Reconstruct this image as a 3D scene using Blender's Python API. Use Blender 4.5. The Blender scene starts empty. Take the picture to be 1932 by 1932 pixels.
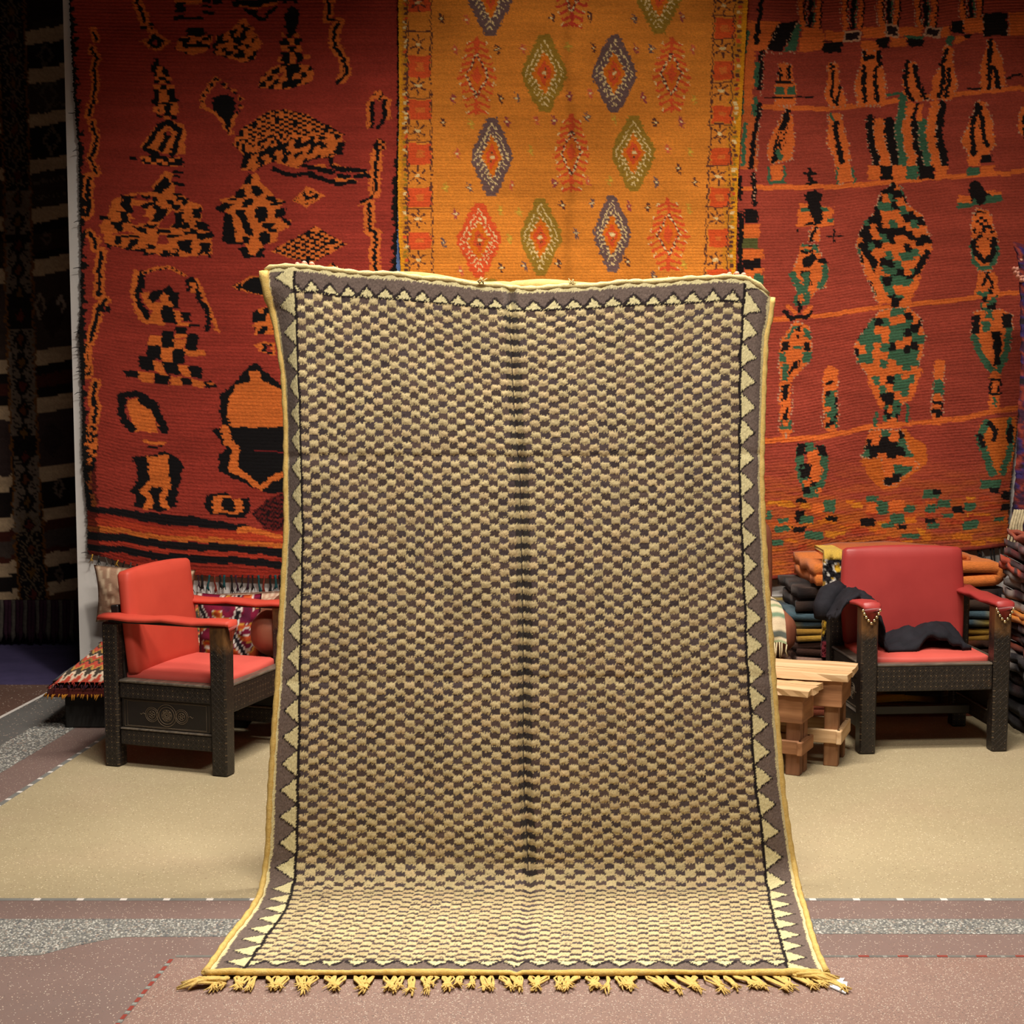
import bpy, bmesh, math, random
import numpy as np
from mathutils import Vector, Matrix

# ------------------------------------------------------------------ camera, world, lights, exposure
S = bpy.context.scene
F = 2900.0                      # focal length in pixels of the 1932 px frame
CH = 1.6                        # camera height
TH = math.atan((966 - 700) / F) # tilt down: horizon at y = 700
cd = bpy.data.cameras.new('camera'); cam = bpy.data.objects.new('camera', cd)
S.collection.objects.link(cam)
cam.location = (0, 0, CH); cam.rotation_euler = (math.pi / 2 - TH, 0, 0)
cd.sensor_width = 36; cd.lens = 36 * F / 1932; cd.clip_end = 60
S.camera = cam
S.view_settings.view_transform = 'Standard'; S.view_settings.look = 'None'
S.view_settings.exposure = 0.0; S.view_settings.gamma = 1.0
S.view_settings.use_curve_mapping = False
S.cycles.use_denoising = True
S.cycles.max_bounces = 6
W = bpy.data.worlds.new('world'); S.world = W; W.use_nodes = True
W.node_tree.nodes['Background'].inputs[0].default_value = (1.0, 0.93, 0.84, 1)
W.node_tree.nodes['Background'].inputs[1].default_value = 0.10

def area(name, loc, aim, sx, sy, power, col, spread=math.pi):
    l = bpy.data.lights.new(name, 'AREA'); l.shape = 'RECTANGLE'; l.size = sx; l.size_y = sy
    l.energy = power; l.color = col; l.spread = spread
    o = bpy.data.objects.new(name, l); S.collection.objects.link(o); o.location = loc
    o.rotation_euler = (Vector(aim) - Vector(loc)).to_track_quat('-Z', 'Y').to_euler()
    return o
def spot(name, loc, aim, power, col, angle, blend, size):
    l = bpy.data.lights.new(name, 'SPOT'); l.energy = power; l.color = col
    l.spot_size = math.radians(angle); l.spot_blend = blend; l.shadow_soft_size = size
    o = bpy.data.objects.new(name, l); S.collection.objects.link(o); o.location = loc
    o.rotation_euler = (Vector(aim) - Vector(loc)).to_track_quat('-Z', 'Y').to_euler()
    return o
WARM = (1.0, 0.94, 0.84)
area('ceiling_lamp_front', (0.1, 2.9, 4.2), (0.1, 4.1, 0.0), 1.8, 0.5, 88, WARM, math.radians(120))
area('ceiling_lamp_middle', (0.4, 5.0, 4.3), (0.3, 5.5, 0), 2.2, 0.4, 96, WARM, math.radians(105))
spot('track_spot_left', (-0.4, 4.7, 4.2), (-1.15, 7.5, 0.95), 230, WARM, 64, 0.9, 0.12)
spot('track_spot_centre', (0.3, 4.4, 4.2), (0.3, 7.5, 2.2), 215, WARM, 52, 0.9, 0.12)
spot('track_spot_right', (2.0, 4.6, 4.2), (1.9, 7.4, 1.2), 235, WARM, 66, 0.9, 0.12)

# ------------------------------------------------------------------ helpers
def ray(px, py):
    a = (px - 966) / F; b = (966 - py) / F
    return a, math.cos(TH) + b * math.sin(TH), -math.sin(TH) + b * math.cos(TH)
def at(px, py, Y):                       # point of the world at depth Y
    a, y, z = ray(px, py); t = Y / y
    return Vector((a * t, Y, CH + z * t))
def atz(px, py, z=0.0):                  # point of the world at height z
    a, y, zz = ray(px, py); t = (z - CH) / zz
    return Vector((a * t, y * t, z))
def proj(x, y, z):
    z = z - CH
    d = y * math.cos(TH) - z * math.sin(TH)
    u = y * math.sin(TH) + z * math.cos(TH)
    return 966 + F * x / d, 966 - F * u / d
def lin(c):
    c = np.asarray(c, dtype=float) / 255.0
    return np.where(c <= 0.04045, c / 12.92, ((c + 0.055) / 1.055) ** 2.4)
def L4(c): return tuple(lin(c)) + (1.0,)

rng = np.random.default_rng(7); random.seed(7)
def vnoise(x, y, seed=0):                # smooth value noise on numpy arrays, 0..1
    r = np.random.default_rng(seed); n = 256; g = r.random((n, n))
    xi = np.floor(x).astype(int); yi = np.floor(y).astype(int)
    fx = x - xi; fy = y - yi
    fx = fx * fx * (3 - 2 * fx); fy = fy * fy * (3 - 2 * fy)
    a = g[yi % n, xi % n]; b = g[yi % n, (xi + 1) % n]; c = g[(yi + 1) % n, xi % n]; d = g[(yi + 1) % n, (xi + 1) % n]
    return (a * (1 - fx) + b * fx) * (1 - fy) + (c * (1 - fx) + d * fx) * fy
def hnoise(i, j, seed=0):                # hash noise on integer cells
    r = np.random.default_rng(seed); g = r.random((256, 256))
    return g[np.asarray(j).astype(int) % 256, np.asarray(i).astype(int) % 256]

def link(o): S.collection.objects.link(o); return o
def tag(o, label=None, cat=None, group=None, kind=None):
    if label: o['label'] = label
    if cat: o['category'] = cat
    if group: o['group'] = group
    if kind: o['kind'] = kind
    return o
def empty(name, loc=(0, 0, 0), rz=0, label=None, cat=None, group=None, parent=None):
    o = link(bpy.data.objects.new(name, None)); o.location = loc; o.rotation_euler = (0, 0, rz)
    o.empty_display_size = 0.1
    if parent: o.parent = parent
    return tag(o, label, cat, group)
def mesh_obj(name, verts, faces, mat, parent=None, col=None, smooth=True):
    m = bpy.data.meshes.new(name)
    verts = np.asarray(verts, dtype=np.float32).reshape(-1, 3)
    if isinstance(faces, np.ndarray) and faces.ndim == 2:
        nf, k = faces.shape
        m.vertices.add(len(verts)); m.vertices.foreach_set('co', verts.ravel())
        m.loops.add(nf * k); m.loops.foreach_set('vertex_index', faces.astype(np.int32).ravel())
        m.polygons.add(nf); m.polygons.foreach_set('loop_start', np.arange(0, nf * k, k, dtype=np.int32))
        m.update(calc_edges=True)
    else:
        m.from_pydata(verts.tolist(), [], [list(f) for f in faces])
    m.validate()
    if smooth: m.polygons.foreach_set('use_smooth', np.ones(len(m.polygons), dtype=bool))
    if col is not None:
        a = m.color_attributes.new('Col', 'FLOAT_COLOR', 'POINT')
        c = np.ones((len(m.vertices), 4), dtype=np.float32); c[:, :3] = np.asarray(col).reshape(-1, 3)
        a.data.foreach_set('color', c.ravel())
    if mat: m.materials.append(mat)
    m.update()
    o = link(bpy.data.objects.new(name, m))
    if parent: o.parent = parent
    return o
def grid_faces(nv, nu, off=0):
    i = np.arange(nv * nu).reshape(nv, nu) + off
    return np.stack([i[:-1, :-1], i[1:, :-1], i[1:, 1:], i[:-1, 1:]], -1).reshape(-1, 4)

def rbox(size, r, puff=0.0, cuts=9):          # rounded, slightly stuffed box (verts, faces)
    b = bmesh.new(); bmesh.ops.create_cube(b, size=2.0)
    bmesh.ops.subdivide_edges(b, edges=b.edges[:], cuts=cuts, use_grid_fill=True)
    for v in b.verts:
        t = [math.copysign(1 - (1 - min(abs(q), 1.0)) ** 1.7, q) for q in v.co]; f = t[:]
        p = Vector([t[k] * size[k] / 2 for k in range(3)])
        q = Vector([max(-size[k] / 2 + min(r, size[k] * .49), min(size[k] / 2 - min(r, size[k] * .49), p[k])) for k in range(3)])
        d = p - q
        if d.length > 1e-9: p = q + d.normalized() * r
        p += Vector((puff * f[0] * (1 - f[1] ** 2) * (1 - f[2] ** 2), puff * f[1] * (1 - f[0] ** 2) * (1 - f[2] ** 2), puff * f[2] * (1 - f[0] ** 2) * (1 - f[1] ** 2)))
        v.co = p
    return b
class MB:                                # collects shapes into ONE mesh
    def __init__(s): s.v = []; s.f = []
    def add(s, v, f):
        n = len(s.v); s.v += [tuple(p) for p in v]; s.f += [tuple(i + n for i in q) for q in f]; return s
    def bm(s, b):
        b.verts.index_update()
        s.add([v.co[:] for v in b.verts], [[v.index for v in f.verts] for f in b.faces]); b.free(); return s
    def box(s, c, size, bev=0.0, rot=None, seg=1, taper=None, puff=0.0, cuts=0):
        if cuts:
            b = rbox(size, bev, puff, 9); b.transform(Matrix.Translation(Vector(c)) @ (rot.to_4x4() if rot else Matrix.Identity(4))); return s.bm(b)
        b = bmesh.new(); bmesh.ops.create_cube(b, size=1.0)
        for v in b.verts: v.co = Vector((v.co.x * size[0], v.co.y * size[1], v.co.z * size[2]))
        if taper:
            for v in b.verts:
                if v.co.z < 0: v.co.x *= taper; v.co.y *= taper
        if cuts: bmesh.ops.subdivide_edges(b, edges=b.edges[:], cuts=cuts, use_grid_fill=True)
        if puff:
            for v in b.verts:
                fx, fy, fz = (2 * v.co[k] / size[k] for k in range(3))
                v.co.x += puff * fx * (1 - fy * fy) * (1 - fz * fz)
                v.co.y += puff * fy * (1 - fx * fx) * (1 - fz * fz)
                v.co.z += puff * fz * (1 - fx * fx) * (1 - fy * fy)
        if bev:
            if cuts:
                es = [e for e in b.edges if e.calc_face_angle(0) > 0.9]
            else: es = b.edges[:]
            bmesh.ops.bevel(b, geom=es, offset=bev, segments=seg, profile=0.5, affect='EDGES')
        M = Matrix.Translation(Vector(c)) @ (rot.to_4x4() if rot else Matrix.Identity(4))
        b.transform(M); return s.bm(b)
    def tube(s, path, r, n=6, cap=True, flat=1.0):
        P = [Vector(p) for p in path]; rs = r if isinstance(r, (list, tuple)) else [r] * len(P)
        vs = []; fs = []
        prev = None
        for i, p in enumerate(P):
            t = (P[min(i + 1, len(P) - 1)] - P[max(i - 1, 0)])
            t = t.normalized() if t.length > 1e-9 else Vector((0, 0, 1))
            if prev is None:
                a = Vector((0, 0, 1)) if abs(t.z) < 0.9 else Vector((0, 1, 0))
                u = t.cross(a).normalized()
            else:
                u = prev - t * prev.dot(t)
                u = u.normalized() if u.length > 1e-6 else t.orthogonal().normalized()
            prev = u; w = t.cross(u)
            for k in range(n):
                an = 2 * math.pi * k / n
                vs.append(p + (u * math.cos(an) + w * math.sin(an) * flat) * rs[i])
        for i in range(len(P) - 1):
            for k in range(n):
                a = i * n + k; b = i * n + (k + 1) % n
                fs.append((a, b, b + n, a + n))
        if cap:
            fs.append(tuple(range(n - 1, -1, -1))); fs.append(tuple((len(P) - 1) * n + k for k in range(n)))
        return s.add(vs, fs)
    def ball(s, c, r, n=8, m=6, sc=(1, 1, 1)):
        vs = []; fs = []
        for j in range(m + 1):
            ph = math.pi * j / m
            for k in range(n):
                an = 2 * math.pi * k / n
                vs.append((c[0] + r * sc[0] * math.sin(ph) * math.cos(an), c[1] + r * sc[1] * math.sin(ph) * math.sin(an), c[2] + r * sc[2] * math.cos(ph)))
        for j in range(m):
            for k in range(n):
                a = j * n + k; b = j * n + (k + 1) % n; fs.append((a, a + n, b + n, b))
        return s.add(vs, fs)
    def prism(s, pts, z0, z1):           # pts in xy, extruded in z
        n = len(pts); vs = [(p[0], p[1], z0) for p in pts] + [(p[0], p[1], z1) for p in pts]
        fs = [tuple(range(n - 1, -1, -1)), tuple(range(n, 2 * n))] + [(i, (i + 1) % n, (i + 1) % n + n, i + n) for i in range(n)]
        return s.add(vs, fs)
    def build(s, name, mat, parent=None, smooth=False, col=None, sharp=None):
        o = mesh_obj(name, s.v, s.f, mat, parent, col, smooth)
        if sharp: o.data.set_sharp_from_angle(angle=math.radians(sharp))
        return o
def rx(a): return Matrix.Rotation(a, 3, 'X')
def ry(a): return Matrix.Rotation(a, 3, 'Y')
def rzm(a): return Matrix.Rotation(a, 3, 'Z')

# ------------------------------------------------------------------ materials
class N:
    def __init__(s, name, rough=0.6, spec=0.3):
        s.m = bpy.data.materials.new(name); s.m.use_nodes = True; s.t = s.m.node_tree
        s.b = s.t.nodes['Principled BSDF']; s.b.inputs['Roughness'].default_value = rough
        s.b.inputs['Specular IOR Level'].default_value = spec
    def n(s, typ, **kw):
        x = s.t.nodes.new(typ)
        for k, v in kw.items():
            if hasattr(x, k) and k not in x.inputs.keys(): setattr(x, k, v)
            else: x.inputs[k].default_value = v
        return x
    def l(s, a, b): s.t.links.new(a, b)
    def inp(s, k, v):
        if isinstance(v, bpy.types.NodeSocket): s.l(v, s.b.inputs[k])
        else: s.b.inputs[k].default_value = v
    def coord(s, kind='Object'): return s.n('ShaderNodeTexCoord').outputs[kind]
    def noise(s, scale, detail=4, rough=0.6, vec=None, stretch=None):
        v = vec or s.coord()
        if stretch:
            mp = s.n('ShaderNodeMapping'); mp.inputs['Scale'].default_value = stretch; s.l(v, mp.inputs['Vector']); v = mp.outputs[0]
        x = s.n('ShaderNodeTexNoise'); x.inputs['Scale'].default_value = scale; x.inputs['Detail'].default_value = detail
        x.inputs['Roughness'].default_value = rough; s.l(v, x.inputs['Vector']); return x.outputs['Fac']
    def voro(s, scale, vec=None, out='Color', rnd=1.0):
        x = s.n('ShaderNodeTexVoronoi'); x.inputs['Scale'].default_value = scale; x.inputs['Randomness'].default_value = rnd
        s.l(vec or s.coord(), x.inputs['Vector']); return x.outputs[out]
    def ramp(s, fac, stops, interp='LINEAR'):
        x = s.n('ShaderNodeValToRGB'); x.color_ramp.interpolation = interp
        e = x.color_ramp.elements
        while len(e) < len(stops): e.new(0.5)
        for q, (p, c) in zip(e, stops): q.position = p; q.color = L4(c) if len(c) == 3 else c
        s.l(fac, x.inputs['Fac']); return x.outputs['Color']
    def mix(s, fac, a, b, mode='MIX'):
        x = s.n('ShaderNodeMix', data_type='RGBA', blend_type=mode)
        for sock, v in ((x.inputs['Factor'], fac), (x.inputs['A'], a), (x.inputs['B'], b)) if False else ((x.inputs[0], fac), (x.inputs[6], a), (x.inputs[7], b)):
            if isinstance(v, bpy.types.NodeSocket): s.l(v, sock)
            elif isinstance(v, (int, float)): sock.default_value = v
            else: sock.default_value = L4(v)
        return x.outputs[2]
    def math(s, op, a, b=0.0):
        x = s.n('ShaderNodeMath', operation=op)
        for k, v in ((0, a), (1, b)):
            if isinstance(v, bpy.types.NodeSocket): s.l(v, x.inputs[k])
            else: x.inputs[k].default_value = v
        return x.outputs[0]
    def bump(s, h, strength=0.3, dist=0.01):
        x = s.n('ShaderNodeBump'); x.inputs['Strength'].default_value = strength; x.inputs['Distance'].default_value = dist
        s.l(h, x.inputs['Height']); s.l(x.outputs[0], s.b.inputs['Normal'])

def mat_noise(name, c1, c2, scale=8, rough=0.7, bump=0.15, spec=0.25, stretch=None, bscale=None, dist=0.004):
    k = N(name, rough, spec); f = k.noise(scale, stretch=stretch)
    k.inp('Base Color', k.ramp(f, [(0.3, c1), (0.7, c2)]))
    if bump: k.bump(k.noise(bscale or scale * 6, 3, stretch=stretch), bump, dist)
    return k.m
def mat_col(name, rough=0.95, fine=220, bump=0.5, sheen=0.15, stretch=None, dist=0.006, var=0.25):
    k = N(name, rough, 0.08)
    a = k.n('ShaderNodeVertexColor', layer_name='Col').outputs[0]
    f = k.noise(fine, 3, stretch=stretch)
    g = k.ramp(f, [(0.25, (1 - var, 1 - var, 1 - var, 1)), (0.75, (1 + var, 1 + var, 1 + var, 1))])
    k.inp('Base Color', k.mix(1.0, a, g, 'MULTIPLY'))
    k.bump(f, bump, dist)
    if sheen: k.inp('Sheen Weight', sheen)
    return k.m
def mat_wood(name, c1, c2, c3, scale=3, rough=0.6, axis='X', grain=14):
    k = N(name, rough, 0.3); st = {'X': (0.6, grain, grain), 'Y': (grain, 0.6, grain), 'Z': (grain, grain, 0.6)}[axis]
    f = k.noise(scale, 6, 0.65, stretch=st)
    k.inp('Base Color', k.ramp(f, [(0.3, c1), (0.5, c2), (0.72, c3)]))
    k.bump(f, 0.35, 0.004)
    return k.m
def mat_plain(name, c, rough=0.6, spec=0.3, metal=0.0):
    k = N(name, rough, spec); k.inp('Base Color', L4(c)); k.inp('Metallic', metal); return k.m

M_PILE = mat_col('wool_pile', 0.95, 160, 0.6, 0.12, (0.5, 1, 2.2))
M_FLAT = mat_col('flat_weave', 0.95, 260, 0.35, 0.05, None, 0.003, 0.15)
M_WALL = None
# ------------------------------------------------------------------ the setting
def wall_mat():
    k = N('white_plaster', 0.85, 0.2)
    f = k.noise(1.4, 6, 0.6); g = k.noise(9, 5, 0.7, stretch=(1, 1, 0.25))
    a = k.ramp(f, [(0.3, (206, 199, 193)), (0.7, (222, 216, 211))])
    k.inp('Base Color', k.mix(k.ramp(g, [(0.55, (0, 0, 0)), (0.8, (90, 90, 90))]), a, (150, 140, 132)))
    k.bump(k.noise(30, 4), 0.15, 0.004)
    return k.m
M_WALL = wall_mat()
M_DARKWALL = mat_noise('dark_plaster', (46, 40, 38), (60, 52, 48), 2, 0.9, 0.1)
WY = 7.62                                                   # front face of the back wall
wx = at(134, 600, WY).x
tag(MB().box(((wx + 4.2) / 2, WY + 0.15, 2.25), (4.2 - wx, 0.30, 4.7)).build('wall_back', M_WALL), kind='structure')
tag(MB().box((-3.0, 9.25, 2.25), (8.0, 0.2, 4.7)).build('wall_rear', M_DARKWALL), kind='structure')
tag(MB().box((4.3, 4.0, 2.25), (0.2, 10.3, 4.7)).build('wall_right', M_WALL), kind='structure')
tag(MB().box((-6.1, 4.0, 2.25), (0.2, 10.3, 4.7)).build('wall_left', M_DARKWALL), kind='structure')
tag(MB().box((-0.9, 4.0, 4.65), (10.6, 10.6, 0.1)).build('ceiling', mat_noise('ceiling_paint', (120, 112, 104), (134, 126, 116), 2, 0.9, 0.05)), kind='structure')

def terrazzo(name, base, base2, chips, chipw=0.25, scale=140, rough=0.5, blot=None):
    k = N(name, rough, 0.35); co = k.coord()
    f = k.noise(1.1, 6, 0.6); a = k.ramp(f, [(0.3, base), (0.7, base2)])
    if blot:
        g = k.noise(2.3, 3, 0.5); a = k.mix(k.ramp(g, [(0.52, (0, 0, 0)), (0.72, (150, 150, 150))]), a, blot)
    v = k.n('ShaderNodeTexVoronoi'); v.inputs['Scale'].default_value = scale; k.l(co, v.inputs['Vector'])
    sep = k.n('ShaderNodeSeparateColor'); k.l(v.outputs['Color'], sep.inputs[0])
    c = k.ramp(sep.outputs[0], chips, 'CONSTANT')
    size = k.math('LESS_THAN', v.outputs['Distance'], 0.42)
    on = k.math('MULTIPLY', size, k.math('LESS_THAN', sep.outputs[1], chipw))
    k.inp('Base Color', k.mix(on, a, c))
    k.inp('Roughness', k.math('ADD', k.math('MULTIPLY', k.noise(6, 4), 0.3), rough - 0.1))
    k.bump(k.noise(220, 2), 0.08, 0.002)
    return k.m
CH1 = [(0.0, (196, 180, 164)), (0.3, (128, 104, 94)), (0.6, (186, 158, 140)), (0.8, (98, 88, 84))]
M_BEIGE = terrazzo('beige_terrazzo', (162, 146, 114), (174, 158, 126), [(0.0, (206, 188, 150)), (0.5, (128, 108, 82)), (0.8, (220, 206, 176))], 0.16, 190, 0.6, (172, 148, 122))
M_ROSE = terrazzo('rose_terrazzo', (134, 108, 99), (148, 120, 109), CH1, 0.42, 250, 0.5, (146, 110, 94))
M_DUSK = terrazzo('dusky_terrazzo', (118, 98, 92), (132, 109, 102), CH1, 0.16, 230, 0.5, (128, 112, 106))
M_GREYF = terrazzo('grey_cement', (96, 94, 92), (112, 108, 104), CH1, 0.15, 120, 0.6)
M_BRICKF = terrazzo('brown_cement', (96, 70, 60), (112, 84, 72), CH1, 0.12, 120, 0.6)
M_PURPLE = mat_noise('purple_carpet', (66, 58, 92), (80, 70, 108), 6, 0.95, 0.3)
M_PEB = mat_col('washed_pebble', 0.75, 60, 0.1, 0, None, 0.002, 0.15)
M_GROUT = mat_noise('grey_mortar', (100, 98, 94), (116, 114, 108), 14, 0.9, 0.2)
M_STRIP = mat_noise('grey_inlay', (112, 112, 108), (130, 128, 122), 14, 0.7, 0.1)
M_TESS = mat_noise('white_tessera', (214, 204, 196), (232, 224, 216), 20, 0.5, 0.05)
M_REDT = mat_noise('red_tessera', (128, 54, 46), (150, 66, 54), 20, 0.6, 0.1)
M_GREYT = mat_noise('grey_tessera', (134, 134, 128), (150, 148, 140), 20, 0.6, 0.1)

floor = MB().box((-0.9, 3.5, -0.05), (10.6, 12.0, 0.10)).build('floor', M_DUSK); tag(floor, kind='structure')
def plate(name, pts, z, mat):
    return MB().prism([(p[0], p[1]) for p in pts], -0.012, z).build(name, mat, floor)
# two floor lines: the inlay running away on the left, and the one running across the front
l0, l1 = atz(0, 1522), atz(190, 1398); ldir = (l1 - l0).normalized(); lper = Vector((-ldir.y, ldir.x, 0))
if lper.x > 0: lper = -lper                                   # points outward (left)
yf = atz(966, 1695).y                                          # depth of the front inlay
def lp(t, w): return l0 + ldir * t + lper * w                  # t along, w outward
tc = (yf - l0.y) / ldir.y
XR = 4.2
far = lp(3.4, 0)
plate('terrazzo_field', [lp(tc, 0.0), (XR, yf), (XR, WY), far], 0.0005, M_BEIGE)
IW = 0.021
plate('inlay_strip', [(lp(tc, 0).x - 0.2, yf - IW), (XR, yf - IW), (XR, yf), (lp(tc, 0).x, yf)], 0.0008, M_STRIP)
plate('inlay_strip', [lp(tc, 0), lp(3.4, 0), lp(3.4, IW), lp(tc, IW)], 0.0009, M_STRIP)
def tile_mesh(sx, sy, mat, name):
    b = MB().box((0, 0, 0), (sx, sy, 0.004), 0.0008); o = b.build(name, mat); me = o.data
    bpy.data.objects.remove(o); return me
tess = tile_mesh(0.021, 0.0185, M_TESS, 'mosaic_tile')
def put(me, name, x, y, rz, parent, z=-0.0006):
    o = link(bpy.data.objects.new(name, me)); o.location = (x, y, z); o.rotation_euler = (0, 0, rz); o.parent = parent; return o
for cx in [72 + 81.3 * i for i in range(0, 6)] + [1532 + 82.4 * i for i in range(0, 6)]:
    p = atz(cx, 1695); put(tess, 'mosaic_tile', p.x, yf - IW / 2, random.uniform(-.04, .04), floor)
for zx, zy in ((30, 1110), (105, 1065), (175, 1017), (243, 972), (308, 930), (372, 887), (435, 846), (490, 805), (550, 765), (605, 728), (655, 690)):
    p = atz(zx / 3.45, 1200 + zy / 3.45); w = (p - l0); t = w.dot(ldir); q = lp(t, IW / 2)
    put(tess, 'mosaic_tile', q.x, q.y, math.atan2(ldir.y, ldir.x) + random.uniform(-.05, .05), floor)
# bands on the left: pebbles, grey cement, pale line, brown cement
def wout(px, py):
    return (atz(px, py) - l0).dot(lper)
w1, w2, w3 = wout(0, 1459), wout(0, 1407), wout(0, 1356)
plate('cement_band', [lp(-1.5, w2), lp(4.6, w2), lp(4.6, w3), lp(-1.5, w3)], 0.0005, M_GREYF)
plate('pale_line', [lp(-1.5, w3), lp(4.6, w3), lp(4.6, w3 + 0.02), lp(-1.5, w3 + 0.02)], 0.0007, M_TESS)
plate('cement_field', [lp(-1.5, w3 + 0.02), lp(4.6, w3 + 0.02), lp(4.6, w3 + 3), lp(-1.5, w3 + 3)], 0.0004, M_BRICKF)
plate('carpet_strip', [atz(-260, 1292), atz(150, 1292), (atz(150, 1292).x, 9.1), (-5, 9.1)], 0.004, M_PURPLE)
# front bands
yg0, yg1 = atz(966, 1734).y, atz(966, 1765).y
yr = atz(966, 1806).y
rose = [atz(330, 1808), (XR, yr), (XR, 1.0), (-1.2, 1.0), atz(200, 1966)]
plate('terrazzo_field', rose, 0.0006, M_ROSE)
m0, m1 = atz(330, 1808), atz(232.6, 1926); md = (m1 - m0).normalized()
rt = tile_mesh(0.030, 0.012, M_REDT, 'mosaic_tile'); gt = tile_mesh(0.012, 0.012, M_GREYT, 'mosaic_tile')
plate('inlay_strip', [m0, m0 + md * 0.6, m0 + md * 0.6 + Vector((-0.014, 0, 0)), m0 + Vector((-0.014, 0, 0))], 0.0008, M_GROUT)
for i in range(9):
    q = m0 + md * (0.022 + 0.052 * i) + Vector((-0.007, 0, 0)); put(rt, 'mosaic_tile', q.x, q.y, math.atan2(md.y, md.x), floor)
    q = m0 + md * (0.046 + 0.052 * i) + Vector((-0.007, 0, 0)); put(gt, 'mosaic_tile', q.x, q.y, math.atan2(md.y, md.x), floor)
plate('inlay_strip', [(m0.x, yr), (XR, yr), (XR, yr + 0.012), (m0.x, yr + 0.012)], 0.0008, M_GROUT)
for k in range(9):
    q = atz(1460 + (530 + 291 * k) / 3.926 - 0, 1804); put(gt, 'mosaic_tile', q.x, yr + 0.004, 0, floor)
    put(rt, 'mosaic_tile', q.x + 0.05, yr + 0.006, 0, floor)
# washed pebbles set in mortar: real stones, one 'stuff' part
peb_poly_front = [atz(-120, 1734), (XR, yg0), (XR, yg1 + 0.004)] + [atz(*p) for p in ((1500, 1762), (480, 1767), (240, 1768), (217, 1770), (141, 1785), (76, 1802), (0, 1805), (-120, 1806))]
peb_poly_left = [lp(-1.2, w1), lp(3.2, w1), lp(3.2, w2), lp(-1.2, w2)]
plate('mortar_bed', peb_poly_front, 0.0006, M_GROUT); plate('mortar_bed', peb_poly_left, 0.0006, M_GROUT)
def inside(px, py, poly):
    r = np.zeros(px.shape, bool); n = len(poly); j = n - 1
    for i in range(n):
        xi, yi = poly[i][0], poly[i][1]; xj, yj = poly[j][0], poly[j][1]
        c = ((yi > py) != (yj > py)) & (px < (xj - xi) * (py - yi) / (yj - yi + 1e-12) + xi)
        r ^= c; j = i
    return r
def pebbles(poly, xlo, xhi, step):
    ys = [p[1] for p in poly]; gx = np.arange(xlo, xhi, step); gy = np.arange(min(ys), max(ys), step)
    X, Y = np.meshgrid(gx, gy); X = X + rng.uniform(-.45, .45, X.shape) * step; Y = Y + rng.uniform(-.45, .45, Y.shape) * step
    m = inside(X, Y, poly); X = X[m]; Y = Y[m]; n = len(X)
    base = np.array([(1, 0, 0), (.5, .87, 0), (-.5, .87, 0), (-1, 0, 0), (-.5, -.87, 0), (.5, -.87, 0), (.45, .3, .8), (-.45, .3, .8), (0, -.5, .8)], float)
    tri = np.array([(0, 1, 6), (1, 2, 6), (2, 7, 6), (2, 3, 7), (3, 4, 7), (4, 8, 7), (4, 5, 8), (5, 6, 8), (5, 0, 6), (6, 7, 8)])
    a = rng.uniform(0, 6.28, n); r = step * rng.uniform(.38, .62, n); q = rng.uniform(.6, 1, n); h = rng.uniform(.0012, .0032, n)
    bx = base[None, :, 0] * r[:, None]; by = base[None, :, 1] * (r * q)[:, None]
    V = np.stack([X[:, None] + bx * np.cos(a)[:, None] - by * np.sin(a)[:, None], Y[:, None] + bx * np.sin(a)[:, None] + by * np.cos(a)[:, None], 0.0006 + base[None, :, 2] * h[:, None]], -1)
    T = (tri[None] + (np.arange(n) * 9)[:, None, None]).reshape(-1, 3)
    pal = lin([(166, 162, 154), (140, 136, 130), (184, 180, 172), (116, 114, 112), (152, 138, 128), (98, 98, 100)])
    c = pal[rng.choice(6, n, p=[.25, .22, .15, .16, .12, .10])] * rng.uniform(.8, 1.1, (n, 1))
    o = mesh_obj('pebbles', V.reshape(-1, 3), T, M_PEB, floor, np.repeat(c, 9, 0), smooth=False)
    tag(o, kind='stuff')
pebbles(peb_poly_front, -1.75, 1.75, 0.0082)
pebbles(peb_poly_left, -3.2, -1.6, 0.0115)
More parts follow.
